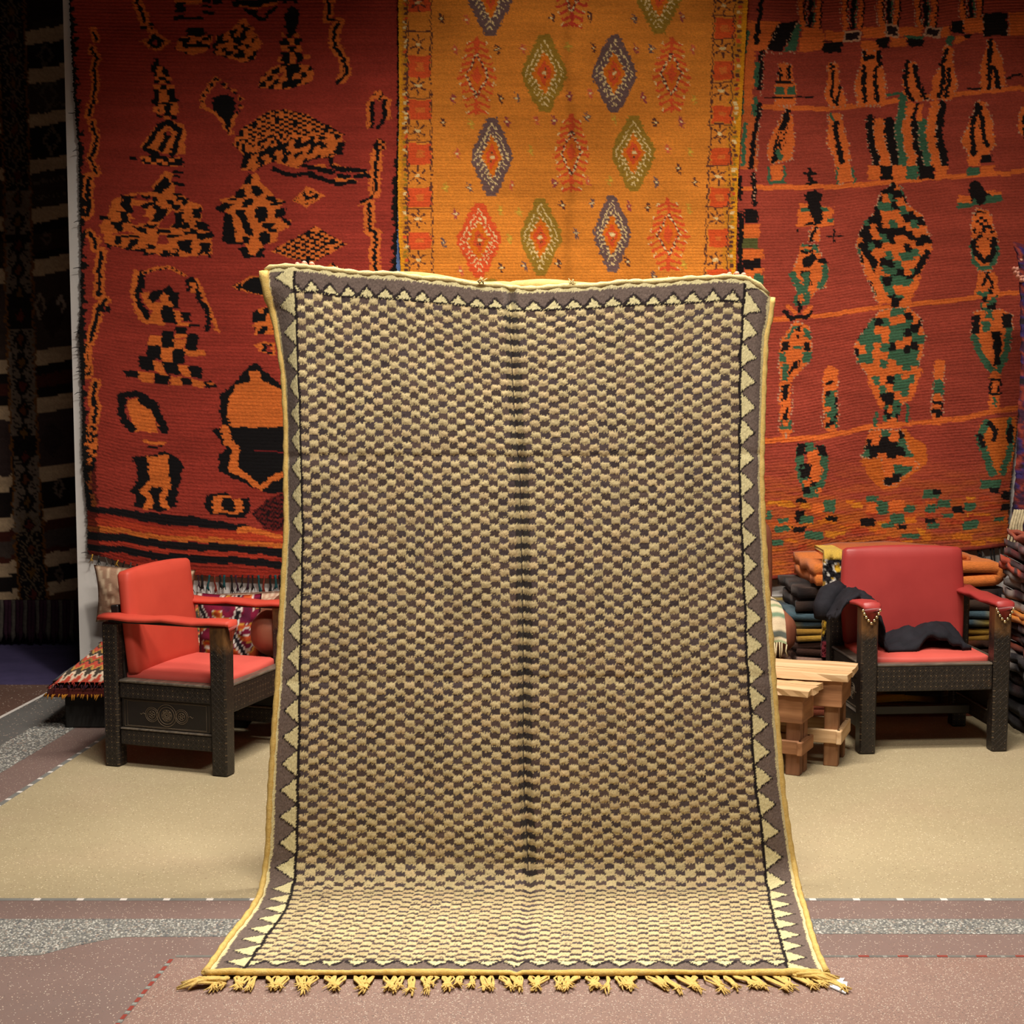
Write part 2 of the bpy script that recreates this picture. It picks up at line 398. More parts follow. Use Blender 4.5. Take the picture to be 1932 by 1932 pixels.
# ------------------------------------------------------------------ rug patterns, drawn knot by knot on the mesh points
class Pat:
    def __init__(s, PX, PY, base, seed, jit=1.8, block=(11, 4)):
        r = np.random.default_rng(seed); s.r = r
        H, Wd = PX.shape; s.X0, s.Y0 = PX, PY
        bi = np.floor(PX / block[0]).astype(int); bj = np.floor(PY / block[1]).astype(int)
        s.X = PX + (hnoise(bi, bj, seed + 1) - .5) * 2 * jit * 1.5
        s.Y = PY + (hnoise(np.floor(PX / (block[0] * 1.7)), np.floor(PY / 40), seed + 2) - .5) * 2 * jit
        s.c = np.empty((H, Wd, 3)); s.c[:] = lin(base); s.rows = PY.mean(1); s.mg = 8 + np.abs(PY - s.rows[:, None]).max()
        s.h = np.zeros((H, Wd))
    def sl(s, y0, y1):
        a = np.searchsorted(s.rows, y0 - s.mg); b = np.searchsorted(s.rows, y1 + s.mg); return slice(max(a, 0), max(b, 0))
    def mask(s, pts):
        ys = [p[1] for p in pts]; k = s.sl(min(ys), max(ys)); return k, inside(s.X[k], s.Y[k], pts)
    def poly(s, col, *pts):
        k, m = s.mask(pts); s.c[k][m] = lin(col); return s
    def rect(s, col, x0, y0, x1, y1): return s.poly(col, (x0, y0), (x1, y0), (x1, y1), (x0, y1))
    def line(s, col, pts, w, dash=None, col2=None):
        ys = [p[1] for p in pts]; k = s.sl(min(ys) - w, max(ys) + w); X = s.X[k]; Y = s.Y[k]; run = 0
        for (x0, y0), (x1, y1) in zip(pts[:-1], pts[1:]):
            dx, dy = x1 - x0, y1 - y0; L = math.hypot(dx, dy) + 1e-9
            t = np.clip(((X - x0) * dx + (Y - y0) * dy) / L ** 2, 0, 1)
            m = np.hypot(X - x0 - t * dx, Y - y0 - t * dy) < w / 2
            if dash:
                on = np.floor((run + t * L) / dash).astype(int) % 2 == 0
                s.c[k][m & on] = lin(col)
                if col2: s.c[k][m & ~on] = lin(col2)
            else: s.c[k][m] = lin(col)
            run += L
        return s
    def check(s, pts, cw, ch, cols, seed=0, slant=0.0, rnd=0.25):
        k, m = s.mask(pts); X, Y = (s.X0[k], s.Y0[k]) if ch < 7 else (s.X[k], s.Y[k])
        j = np.floor((Y + slant * X) / ch).astype(int)
        X2 = X + (hnoise(j, j * 0 + seed, 5) - .5) * cw * (0.35 if ch < 7 else 0.9)
        i = np.floor(X2 / cw).astype(int)
        q = (i + j) % 2
        q = np.where(hnoise(i, j, seed + 11) < rnd, 1 - q, q)
        for n, c in enumerate(cols):
            if c: s.c[k][m & (q == n)] = lin(c)
        return s
    def patch(s, pts, cw, ch, cols, seed=0, slant=0.0, dots=None):
        k, m = s.mask(pts); X = s.X[k]; Y = s.Y[k]
        i = np.floor((X + slant * Y) / cw).astype(int)
        j = np.floor((Y + hnoise(i, i * 0, seed) * ch) / ch).astype(int)
        q = (hnoise(i, j, seed + 3) * len(cols)).astype(int)
        same = (q == (hnoise(i, j - 1, seed + 3) * len(cols)).astype(int))
        q = np.where(same, (q + 1) % len(cols), q)
        for n, c in enumerate(cols): s.c[k][m & (q == n)] = lin(c)
        if dots: s.dots(list(pts) + [pts[0]], dots)
        return s
    def dots(s, pts, col, step=6.0, r=1.35):
        run = 0
        for (x0, y0), (x1, y1) in zip(pts[:-1], pts[1:]):
            L = math.hypot(x1 - x0, y1 - y0); n = max(int(L / step), 1)
            for q in range(n):
                if s.r.random() < .25: continue
                t = (q + .5) / n; cx, cy = x0 + t * (x1 - x0), y0 + t * (y1 - y0)
                k = s.sl(cy - 3, cy + 3); m = (abs(s.X[k] - cx) < r) & (abs(s.Y[k] - cy) < r * 1.2); s.c[k][m] = lin(col)
        return s
    def streak(s, amt, xs, ys, seed):       # abrash: dye changing from row to row
        f = vnoise(s.X / xs, s.Y / ys, seed); s.c *= (1 + amt * (f - .5) * 2)[..., None]; return s

RUG_DEPTH = 0.05
def wall_rug(name, xl, xr, ytop, ybot, Y, step, paint, base, seed, shag, groove, label, group, slope=0.0, wav=0.006, rag=2.0, skirt=0.03, mat=None):
    """A rug hanging on a wall: an Empty with the woven field as a part; edges given in the photo's frame, unprojected onto the wall."""
    root = empty(name, at((xl[0][1] + xr[0][1]) / 2, 1000, Y), 0, label, 'rug', group)
    y1 = max(p[1] for p in ybot); ys = np.arange(ytop, y1 + step, step); nv = len(ys)
    xlm = np.interp(ys, [p[0] for p in xl], [p[1] for p in xl]); xrm = np.interp(ys, [p[0] for p in xr], [p[1] for p in xr])
    nu = int(np.max(xrm - xlm) / step) + 1
    u = np.linspace(0, 1, nu)
    PX = xlm[:, None] * (1 - u) + xrm[:, None] * u
    bot = np.interp(PX[-1], [p[0] for p in ybot], [p[1] for p in ybot])
    v = (ys - ytop) / (y1 - ytop)
    top_ = ytop + slope * (PX[0] - PX[0, 0]) + (12 * np.sin((PX[0] - 1440) / 90) if slope else 0)
    PY = top_[None] + v[:, None] * (bot[None, :] - top_[None])
    p = Pat(PX, PY, base, seed); paint(p)
    p.streak(0.10, 140, 5, seed + 5); p.streak(0.12, 60, 30, seed + 6)
    ex = np.zeros_like(PX)
    ex[:, 0] = (rng.random(nv) - .5) * 2 * rag; ex[:, -1] = (rng.random(nv) - .5) * 2 * rag
    QX = PX + ex
    a = (QX - 966) / F; b = (966 - PY) / F
    ry_ = math.cos(TH) + b * math.sin(TH); rz_ = -math.sin(TH) + b * math.cos(TH); t = Y / ry_
    V = np.stack([a * t, np.full_like(a, Y), CH + rz_ * t], -1)
    V[..., 1] -= (vnoise(PX / 90, PY / 170, seed + 8) - .4) * 2 * wav
    if groove:                              # rows of knots: every third line of points lies in the groove between two rows
        gv = np.where(np.arange(nv) % 3 == 0, 0.0, np.where(np.arange(nv) % 3 == 1, 1.0, .75))[:, None] * groove * (.6 + .8 * vnoise(PX / 26, PY / 9, seed + 9))
        V[..., 1] -= gv
    V[..., 1] -= rng.random(PX.shape) * shag * np.clip(0.55 + 0.6 * (PY - 300) / 700, 0.5, 1.2)
    faces = grid_faces(nv, nu)
    V2 = V.reshape(-1, 3); C = (p.c * rng.uniform(.86, 1.12, PX.shape + (1,))).reshape(-1, 3)
    if skirt:                               # thickness of the rug: its border turned back to the wall
        idx = np.arange(nv * nu).reshape(nv, nu)
        ring = np.concatenate([idx[0, :], idx[1:, -1], idx[-1, -2::-1], idx[-2:0:-1, 0]])
        n0 = len(V2); S2 = V2[ring].copy(); S2[:, 1] = Y + 0.004
        V2 = np.concatenate([V2, S2]); C = np.concatenate([C, C[ring] * 0.8])
        k = np.arange(len(ring)); kn = (k + 1) % len(ring)
        faces = np.concatenate([faces, np.stack([ring[k], ring[kn], n0 + kn, n0 + k], -1)])
    o = mesh_obj('pile_field', V2, faces, mat or M_PILE, None, C)
    o.data.transform(Matrix.Translation(-root.location)); o.parent = root
    return root
def strand(root, name, px, py, ln, Y, mat, w=0.004, seed=0, lean=0.0, tail=True):
    """one hanging fringe strand, given at its top end"""
    r = random.Random(seed); b = MB(); p0 = at(px, py, Y); path = []
    for i in range(6):
        t = i / 5; q = at(px + lean * t + r.uniform(-2, 2) * t, py + ln * t, Y - 0.012 + r.uniform(0, .004)); path.append(q)
    b.tube(path, [w * k for k in (1, .8, .8, .9, 1.1, .35)], 5)
    if tail:
        for s_ in (-1, 1): b.tube([path[3], path[4] + Vector((s_ * .006, 0, -.004)), path[5] + Vector((s_ * r.uniform(.006, .016), 0, -.01))], [w * .5, w * .4, w * .2], 4)
    o = b.build(name, mat, None, True); o.data.transform(Matrix.Translation(-root.location)); o.parent = root
    return o

K = (18, 15, 16); O = (204, 104, 44); RD = (146, 50, 38)
def paint_left(p):
    P, R, Ln, Ck = p.poly, p.rect, p.line, p.check
    # left border chain
    for path, w in (([(176, 57), (181, 75)], 15), ([(172, 92), (183, 112), (176, 125), (181, 160), (176, 190), (166, 218)], 15), ([(174, 232), (182, 260), (178, 285), (170, 300), (183, 325)], 16),
                    ([(168, 335), (165, 360), (167, 390), (163, 405)], 22), ([(168, 440), (182, 455), (178, 466)], 18), ([(192, 478), (188, 500), (187, 555)], 22), ([(200, 567), (184, 583), (184, 602), (176, 620), (172, 645)], 18),
                    ([(164, 662), (166, 705)], 20), ([(181, 722), (176, 750), (182, 770), (177, 795)], 20), ([(170, 810), (166, 850)], 22), ([(166, 850), (160, 905)], 26), ([(158, 905), (172, 952)], 20)):
        Ln(O, path, w); Ln(K, path, w * .36)
    Ck([(150, 650), (168, 650), (168, 700), (150, 705)], 6, 9, (O, K), 1); Ck([(152, 800), (186, 806), (184, 860), (170, 905), (164, 955), (155, 955)], 8, 7, (O, K), 2, 0.3)
    R(K, 186, 578, 208, 590); R(RD, 196, 580, 200, 586)
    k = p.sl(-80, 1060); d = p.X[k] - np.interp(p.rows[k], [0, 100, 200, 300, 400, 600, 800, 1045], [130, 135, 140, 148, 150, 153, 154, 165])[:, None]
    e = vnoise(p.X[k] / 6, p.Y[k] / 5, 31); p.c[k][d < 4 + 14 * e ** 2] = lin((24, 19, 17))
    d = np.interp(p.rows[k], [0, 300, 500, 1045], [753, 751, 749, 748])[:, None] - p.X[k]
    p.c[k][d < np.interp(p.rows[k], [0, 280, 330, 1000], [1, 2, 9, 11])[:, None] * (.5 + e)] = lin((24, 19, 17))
    # diagonal at the top left with its small lozenge
    Ln(O, [(255, -30), (260, 4), (268, 25), (274, 45)], 20); Ln(O, [(272, 45), (290, 62)], 12); Ln(K, [(252, -30), (258, 2), (266, 22), (272, 40)], 6)
    R(K, 266, 48, 277, 55); R(K, 280, 44, 288, 51); R(K, 284, 52, 292, 58)
    P(O, (264, 77), (280, 70), (290, 60), (306, 68), (322, 78), (308, 90), (294, 98), (280, 90)); P(K, (278, 80), (290, 64), (300, 72), (309, 76), (305, 86), (294, 94), (284, 90)); P(RD, (287, 80), (294, 75), (299, 82), (293, 89))
    # hat
    R(K, 330, 4, 349, 23); R(O, 348, -40, 380, 9); R(K, 381, -30, 398, 6); R(K, 381, 10, 397, 15); R(K, 382, 21, 404, 27); P(K, (328, 29), (347, 27), (349, 33), (382, 32), (382, 38), (330, 38)); R(O, 330, -40, 348, 4); R(K, 402, -10, 420, 7)
    P(K, (436, 0), (560, -6), (560, 2), (520, 4), (484, 13), (440, 12)); P(O, (486, 14), (500, 5), (530, 2), (520, 8), (500, 12)); P(K, (456, 17), (484, 18), (488, 30), (498, 31), (504, 18), (525, 9), (524, 16), (508, 26), (504, 38), (486, 38), (468, 26)); Ln(O, [(452, 12), (484, 16)], 3)
    # two checkered clouds
    P(K, (352, 53), (384, 51), (390, 66), (352, 68)); Ck([(340, 68), (400, 68), (398, 82), (388, 98), (362, 106), (346, 100), (330, 92), (336, 80)], 12, 7, (K, O), 3)
    Ck([(408, 68), (432, 58), (455, 38), (466, 36), (476, 56), (490, 72), (494, 88), (484, 100), (482, 112), (462, 118), (424, 110), (402, 100), (404, 82)], 11, 8, (K, O), 4, 0.2)
    R(O, 470, 52, 478, 64); P(O, (480, 72), (496, 80), (486, 96)); P(K, (440, 72), (452, 68), (460, 84), (450, 86), (440, 80))
    # lamp figure
    P(K, (292, 112), (301, 112), (303, 124), (318, 132), (320, 146), (290, 146), (286, 126)); P(O, (297, 126), (306, 126), (310, 146), (297, 146))
    R(O, 290, 146, 322, 152); R(K, 299, 146, 312, 152); R(K, 290, 152, 323, 159); R(O, 300, 152, 313, 159); R(O, 290, 160, 330, 168); R(K, 303, 160, 315, 168)
    P(K, (290, 168), (330, 168), (331, 186), (338, 190), (330, 196), (300, 196), (298, 208), (284, 190), (291, 185)); R(O, 301, 169, 316, 193)
    R(O, 288, 203, 298, 213); P(O, (296, 196), (312, 196), (310, 214), (298, 218)); R(K, 299, 204, 303, 212); R(K, 311, 192, 323, 220); R(O, 323, 194, 335, 217); P(K, (296, 216), (310, 218), (308, 223), (298, 222)); R(O, 311, 218, 322, 224); R(K, 324, 217, 333, 224)
    P(O, (318, 224), (346, 234), (352, 250), (348, 294), (262, 280), (280, 256), (292, 240)); Ln(K, [(318, 230), (300, 240), (284, 264), (274, 278)], 10); Ln(K, [(276, 284), (296, 290)], 9); Ln(K, [(318, 230), (340, 246), (332, 272), (326, 290)], 11); Ln(K, [(317, 250), (312, 266), (304, 280)], 11); Ln(RD, [(318, 243), (319, 252)], 5)
    Ck([(262, 297), (336, 296), (346, 300), (346, 316), (330, 312), (272, 312)], 11, 6, (K, O), 6); R(K, 247, 294, 258, 300); R(K, 282, 293, 316, 299); P(K, (338, 302), (346, 302), (347, 316), (336, 312))
    # dress
    R(K, 328, 322, 346, 327); R(K, 326, 331, 342, 335); P(O, (312, 325), (326, 325), (324, 340), (332, 350), (330, 366), (294, 372), (288, 352)); P(K, (311, 334), (322, 342), (318, 358), (306, 362), (312, 372), (288, 368), (296, 350)); R(K, 326, 344, 346, 350); P(K, (326, 362), (342, 366), (344, 374), (330, 372))
    P(O, (210, 376), (240, 366), (285, 362), (345, 370), (362, 380), (380, 388), (380, 420), (394, 432), (402, 448), (398, 483), (360, 482), (300, 482), (250, 470), (200, 462), (188, 425), (206, 398))
    P(RD, (252, 388), (272, 390), (276, 404), (262, 414), (246, 406)); P(RD, (246, 412), (284, 410), (276, 424), (250, 422)); P(RD, (306, 412), (330, 394), (332, 414), (318, 430), (296, 430)); P(RD, (296, 444), (316, 446), (318, 462), (298, 460)); P(RD, (256, 366), (300, 374), (280, 380), (252, 376)); P(RD, (212, 440), (250, 436), (252, 442), (214, 442))
    for q in (((226, 366), (262, 372), (246, 376), (246, 385), (252, 400), (240, 402), (228, 388), (232, 374)), ((221, 396), (240, 400), (243, 414), (249, 421), (230, 420), (227, 406)), ((208, 418), (230, 418), (234, 438), (222, 438)), ((186, 407), (206, 408), (206, 415), (187, 414)),
              ((298, 391), (317, 389), (312, 408), (300, 417), (285, 416), (293, 402)), ((330, 401), (347, 400), (351, 420), (347, 432), (320, 428), (332, 416)), ((363, 394), (379, 392), (379, 413), (365, 412)), ((368, 417), (385, 417), (393, 425), (396, 436), (370, 430)),
              ((250, 425), (275, 432), (281, 442), (266, 441)), ((275, 424), (297, 422), (294, 430), (272, 430)), ((298, 431), (323, 433), (321, 441), (297, 441)), ((346, 435), (372, 435), (372, 443), (348, 443)), ((372, 440), (400, 436), (404, 446), (390, 451), (378, 454), (368, 448)),
              ((317, 443), (344, 444), (330, 450), (317, 450)), ((217, 444), (227, 444), (232, 461), (218, 460)), ((227, 442), (262, 446), (262, 450), (228, 447)), ((246, 454), (263, 452), (262, 461), (250, 470), (240, 466)), ((277, 459), (292, 460), (291, 469), (278, 468)), ((336, 453), (362, 453), (360, 480), (353, 479), (351, 473), (341, 472), (336, 481)),
              ((376, 460), (398, 456), (395, 474), (400, 486), (392, 486), (388, 476), (380, 482), (371, 485), (380, 470)), ((199, 458), (213, 463), (210, 470), (200, 467)), ((268, 368), (286, 370), (284, 376), (266, 374)), ((292, 378), (314, 380), (310, 386), (290, 384)), ((334, 384), (352, 374), (361, 374), (352, 384), (344, 394), (330, 396)), ((262, 388), (280, 382), (294, 384), (276, 394)), ((270, 474), (292, 476), (290, 482), (272, 480)), ((300, 478), (326, 480), (324, 483), (302, 483)), ((316, 386), (334, 386), (334, 391), (316, 390))):
        P(K, *q)
    Ck([(214, 462), (262, 468), (335, 470), (335, 482), (250, 474)], 13, 7, (K, O), 31, 0.1, 0.3); Ck([(288, 366), (346, 371), (348, 398), (318, 392), (290, 396)], 15, 8, (K, O), 32, -0.15, 0.3); Ck([(345, 404), (362, 408), (364, 440), (348, 436)], 10, 12, (K, O), 33)
    # balloon
    pl = [(408, 149), (394, 165), (384, 180), (381, 201)]; pr = [(408, 149), (428, 163), (446, 178), (456, 190), (454, 208), (440, 220), (436, 250)]
    Ln(O, pl, 10); Ln(K, pl, 6, 6); Ln(O, pr, 8, 9); Ln(K, [(x - 1, y) for x, y in pr], 5, 7); Ln(O, [(383, 203), (402, 212), (420, 230), (431, 252)], 6); Ln(O, [(440, 222), (435, 250)], 5)
    P(K, (402, 182), (425, 177), (440, 185), (445, 202), (442, 215), (436, 226), (434, 248), (431, 252), (427, 240), (420, 225), (404, 210), (400, 198))
    # flask with a checkered skirt
    P(K, (548, 10), (556, 14), (565, 20), (566, 42), (558, 62), (552, 73), (543, 72), (539, 55), (536, 30), (543, 18)); R(K, 532, -10, 541, 6); R(K, 555, -10, 564, 6); P(O, (533, 62), (543, 72), (532, 72)); P(O, (554, 68), (558, 62), (566, 64), (566, 72))
    R(K, 530, 73, 545, 87); R(O, 545, 73, 557, 87); R(K, 557, 72, 568, 87); R(O, 532, 87, 545, 99); R(K, 545, 88, 558, 100); R(O, 558, 87, 569, 99); P(K, (531, 100), (546, 101), (546, 122), (534, 122), (532, 110)); R(O, 546, 99, 558, 122); P(K, (557, 100), (568, 101), (573, 116), (560, 122)); R(O, 572, 103, 585, 112); R(O, 524, 110, 533, 121)
    Ck([(520, 124), (545, 121), (580, 122), (592, 130), (592, 150), (575, 160), (552, 166), (518, 170), (490, 167), (486, 156), (500, 140)], 13, 10, (K, O), 8, 0.25, 0.15); P(RD, (520, 142), (538, 136), (530, 148))
    # squiggles on the right
    for path, w in (([(621, -40), (620, 36)], 20), ([(640, 42), (632, 60), (631, 86), (641, 98), (648, 112), (652, 126), (654, 138), (646, 148)], 20), ([(711, 290), (709, 330), (707, 364)], 22), ([(697, 384), (697, 436)], 20), ([(710, 440), (707, 475), (707, 490), (711, 530), (708, 700)], 20)):
        Ln(O, path, w); Ln(K, path, 6.5)
    Ln(K, [(622, 36), (638, 40)], 4); Ln(K, [(646, 148), (636, 157)], 7); Ln(K, [(706, 366), (698, 374), (680, 381)], 5); Ln(O, [(700, 378), (678, 386)], 4); Ln(K, [(698, 436), (710, 440)], 5)
    Ln(O, [(696, 238), (697, 194), (712, 176), (733, 190), (733, 222)], 8); Ln(K, [(702, 238), (703, 194)], 7); Ln(K, [(725, 190), (727, 222), (712, 242)], 7); Ck([(704, 180), (716, 170), (726, 180), (715, 192)], 5, 5, (K, O), 9); Ck([(703, 270), (716, 262), (728, 270), (726, 280), (708, 290)], 6, 6, (K, O), 10)
    # dome of fine checks and the coarse body under it
    Ck([(440, 272), (452, 248), (480, 226), (512, 211), (540, 207), (572, 213), (612, 232), (652, 255), (630, 262), (560, 264), (520, 276), (490, 288), (458, 292)], 8.5, 4.6, (K, O), 12, 0.08, 0.12)
    Ck([(440, 268), (470, 262), (540, 256), (560, 264), (500, 292), (460, 290)], 6, 5.5, (K, O), 13, 0.2, 0.3)
    Ck([(458, 292), (490, 284), (530, 268), (580, 258), (645, 256), (650, 270), (646, 292), (630, 294), (618, 310), (590, 300), (562, 320), (540, 312), (520, 306), (500, 312), (480, 324), (458, 320), (462, 305)], 12, 9, (K, O), 14, 0.35, 0.2)
    P(K, (636, 270), (648, 268), (644, 292), (630, 292)); P(O, (622, 268), (632, 270), (628, 292), (616, 292)); P(RD, (592, 300), (620, 300), (622, 318), (600, 322)); P(K, (620, 300), (630, 296), (630, 316), (622, 316))
    Ln(O, [(632, 312), (642, 318), (692, 326)], 8); Ln(O, [(634, 338), (668, 342)], 9); Ln(O, [(598, 314), (612, 316)], 8)
    for q in ([(516, 318), (535, 325)], [(535, 326), (560, 330)], [(566, 329), (590, 328)], [(588, 334), (610, 335)], [(608, 338), (632, 342)], [(632, 346), (668, 344)], [(574, 314), (595, 316)], [(600, 320), (628, 324)], [(630, 316), (660, 322)], [(655, 320), (690, 324)], [(672, 334), (695, 331)], [(640, 330), (660, 334)]): Ln(K, q, 8)
    P(K, (462, 290), (476, 284), (472, 312), (454, 316)); P(O, (470, 300), (482, 296), (478, 316), (466, 318))
    # second figure
    P(O, (466, 336), (484, 326), (492, 345), (506, 356), (520, 372), (538, 378), (528, 392), (530, 420), (548, 412), (545, 428), (526, 440), (520, 456), (500, 460), (490, 480), (470, 482), (462, 456), (440, 458), (432, 420), (424, 396), (416, 376), (446, 368))
    for q in (((470, 324), (476, 340), (474, 348), (460, 346)), ((447, 358), (462, 354), (462, 374), (444, 372)), ((475, 351), (490, 351), (498, 366), (484, 374), (474, 366)), ((461, 374), (478, 376), (478, 390), (457, 390)), ((503, 368), (523, 372), (522, 384), (504, 378)), ((404, 393), (422, 381), (442, 385), (430, 392), (420, 402)), ((422, 401), (435, 404), (444, 430), (446, 457), (420, 457)),
              ((445, 396), (459, 394), (468, 415), (478, 436), (476, 444), (462, 442), (457, 425)), ((485, 391), (504, 391), (504, 417), (487, 419), (481, 405)), ((520, 394), (540, 391), (538, 408), (525, 413), (517, 404)), ((530, 411), (545, 416), (551, 426), (534, 422)), ((494, 420), (518, 420), (511, 431), (497, 429)), ((460, 446), (473, 446), (472, 461), (458, 460)), ((492, 438), (506, 434), (511, 455), (496, 463), (489, 452)),
              ((451, 468), (468, 466), (468, 480), (480, 484), (488, 466), (500, 466), (497, 486), (460, 488)), ((424, 456), (462, 458), (460, 463), (426, 461)), ((508, 432), (526, 432), (524, 437), (508, 438)), ((432, 372), (446, 374), (444, 378), (430, 378)), ((510, 384), (540, 378), (540, 382), (512, 388))): P(K, *q)
    # lozenges
    P(O, (553, 381), (580, 352), (611, 371), (580, 393)); Ck([(557, 380), (580, 358), (606, 372), (580, 388)], 6, 5, (K, O), 20, 0.4, 0.35)
    Ck([(510, 473), (597, 428), (655, 460), (584, 499)], 9, 5.0, (K, O), 21, 0.15, 0.10); Ck([(614, 506), (628, 493), (642, 508)], 5, 5, (K, O), 22)
    P(O, (440, 540), (470, 522), (505, 522), (505, 562), (470, 552)); P(K, (446, 540), (476, 524), (505, 524), (505, 560), (474, 552)); Ck([(436, 541), (452, 532), (460, 546), (448, 548)], 5, 4, (K, O), 23)
    Ck([(478, 590), (500, 580), (520, 580), (520, 632), (480, 632)], 11, 8, (K, O), 24); P(O, (480, 650), (500, 645), (520, 645), (520, 670), (490, 665)); P(K, (494, 650), (512, 648), (512, 668), (496, 664)); R(RD, 502, 652, 512, 662)
    # arch with the steps below it
    Ln(O, [(257, 513), (252, 550), (258, 582), (270, 602), (306, 610)], 12); Ln(K, [(268, 514), (266, 540), (258, 556), (266, 578), (280, 597)], 11); Ln(O, [(272, 513), (318, 502), (350, 520)], 7); Ln(K, [(272, 514), (300, 508), (320, 503), (352, 521)], 4, 5)
    Ln(O, [(372, 530), (390, 572), (400, 596), (410, 622)], 9); Ln(K, [(361, 528), (372, 548), (376, 568), (392, 586), (394, 604), (390, 622)], 9); Ln(K, [(354, 530), (357, 548)], 8); P(O, (359, 534), (368, 536), (372, 554), (362, 554))
    P(O, (268, 552), (284, 550), (290, 566), (304, 572), (305, 612), (284, 606), (286, 584), (272, 568)); P(O, (300, 556), (320, 552), (330, 580), (306, 576)); P(K, (280, 562), (290, 548), (306, 548), (302, 562), (290, 571)); P(K, (308, 548), (320, 538), (326, 552), (337, 553), (337, 582), (328, 580), (318, 560)); P(K, (304, 574), (327, 578), (333, 611), (305, 608)); P(O, (327, 583), (342, 587), (344, 608), (332, 606)); P(K, (342, 588), (358, 590), (361, 607), (345, 604)); Ln(O, [(335, 610), (358, 612)], 6); R(K, 358, 612, 376, 617)
    for c, q in ((K, (330, 617, 352, 629)), (O, (330, 629, 351, 637)), (K, (306, 625, 328, 656)), (O, (328, 640, 351, 659)), (K, (352, 630, 373, 660)), (O, (280, 634, 306, 653)), (K, (277, 652, 304, 678)), (O, (304, 655, 328, 682)), (K, (327, 658, 348, 687)), (O, (348, 660, 386, 671))): R(c, *q)
    P(K, (260, 672), (292, 676), (293, 701), (264, 698)); P(O, (286, 680), (304, 682), (318, 707), (296, 703)); P(K, (303, 681), (332, 682), (342, 708), (318, 704)); P(O, (333, 688), (356, 692), (362, 713), (344, 710)); P(K, (356, 690), (378, 692), (384, 715), (362, 712)); P(K, (231, 698), (262, 701), (262, 714), (236, 711)); P(O, (262, 700), (293, 706), (292, 722), (264, 721)); P(K, (292, 705), (322, 707), (318, 724), (294, 722)); P(O, (322, 709), (344, 712), (342, 727), (320, 726)); P(K, (343, 713), (364, 716), (360, 728), (342, 725)); P(O, (362, 715), (386, 720), (384, 732), (362, 729)); P(K, (382, 722), (396, 716), (414, 728), (388, 731)); R(O, 392, 721, 404, 724)
    # second arch
    P(O, (238, 756), (262, 748), (278, 764), (292, 785), (300, 816), (256, 813), (244, 786)); Ln(K, [(232, 752), (228, 776), (238, 798), (250, 808)], 14); Ln(K, [(226, 748), (256, 741), (270, 748)], 12); Ln(K, [(270, 752), (290, 766)], 20); Ln(K, [(296, 780), (304, 796), (312, 812)], 15)
    Ln(O, [(274, 833), (310, 838)], 7); Ln(K, [(278, 842), (308, 844)], 4)
    # doorway
    P(K, (248, 862), (272, 860), (312, 853), (336, 864), (346, 882), (342, 905), (336, 920), (334, 956), (318, 960), (298, 966), (284, 962), (255, 956), (256, 934), (248, 926), (258, 908), (258, 880))
    P(O, (278, 860), (318, 860), (321, 905), (322, 920), (314, 940), (322, 961), (306, 957), (301, 938), (308, 920), (286, 916), (280, 928), (290, 942), (289, 961), (268, 960), (276, 942), (264, 925), (280, 910), (282, 888)); Ln(O, [(270, 970), (325, 976)], 3)
    P(K, (388, 934), (402, 930), (440, 927), (470, 935), (472, 966), (462, 980), (395, 968), (386, 956)); P(O, (403, 934), (456, 934), (459, 969), (401, 967)); P(K, (418, 938), (440, 938), (444, 964), (420, 964))
    # shield
    P(K, (476, 688), (484, 686), (500, 700), (540, 736), (600, 800), (600, 930), (500, 930), (452, 908), (414, 888), (414, 858), (428, 846), (412, 826), (400, 812), (422, 804), (415, 778), (416, 745), (442, 726), (454, 706))
    P(RD, (398, 820), (410, 822), (426, 848), (412, 856)); P(O, (470, 702), (490, 700), (492, 716), (530, 735), (560, 760), (560, 806), (436, 805), (428, 785), (434, 752), (446, 728), (470, 722)); P(RD, (414, 846), (428, 846), (420, 858))
    Ln(O, [(424, 808), (430, 832), (446, 848), (442, 866), (440, 884)], 15); Ln(O, [(446, 888), (468, 902), (492, 921), (512, 905), (540, 890)], 11); P(RD, (410, 888), (450, 908), (500, 930), (560, 930), (560, 938), (440, 940), (400, 900))
    Ln((120, 30, 32), [(480, 850), (540, 852)], 2.5); Ck([(476, 968), (512, 936), (560, 930), (560, 1006), (502, 1004)], 6, 4.5, ((30, 15, 16), (96, 28, 26)), 26, 0.5, 0.1)
    # flat-woven end with its stripes
    P((150, 44, 30), (160, 962), (330, 972), (470, 998), (760, 1020), (760, 1110), (160, 1110))
    off = [(165, 0), (230, 5), (300, 17), (380, 22), (460, 26), (540, 36), (760, 40)]
    def st(c, y, w, x0=165): Ln(c, [(x, y + d) for x, d in off if x >= x0], w)
    P((22, 18, 20), (165, 953), (250, 964), (330, 970), (400, 980), (470, 992), (470, 1004), (400, 996), (300, 988), (230, 976), (165, 964)); st((176, 60, 34), 984, 12); st((190, 98, 40), 996, 9); st((22, 18, 20), 1009, 15); st((164, 52, 34), 1021, 9); st((22, 18, 20), 1032, 14); Ln(O, [(448, 1001), (470, 998), (528, 1014)], 9); st((120, 34, 26), 1046, 3)
    k = p.sl(950, 1060); d = p.X[k] - 165 - (p.Y[k] - 950) * .05; p.c[k][(d < 14 + 12 * vnoise(p.X[k] / 7, p.Y[k] / 6, 33))] *= .25

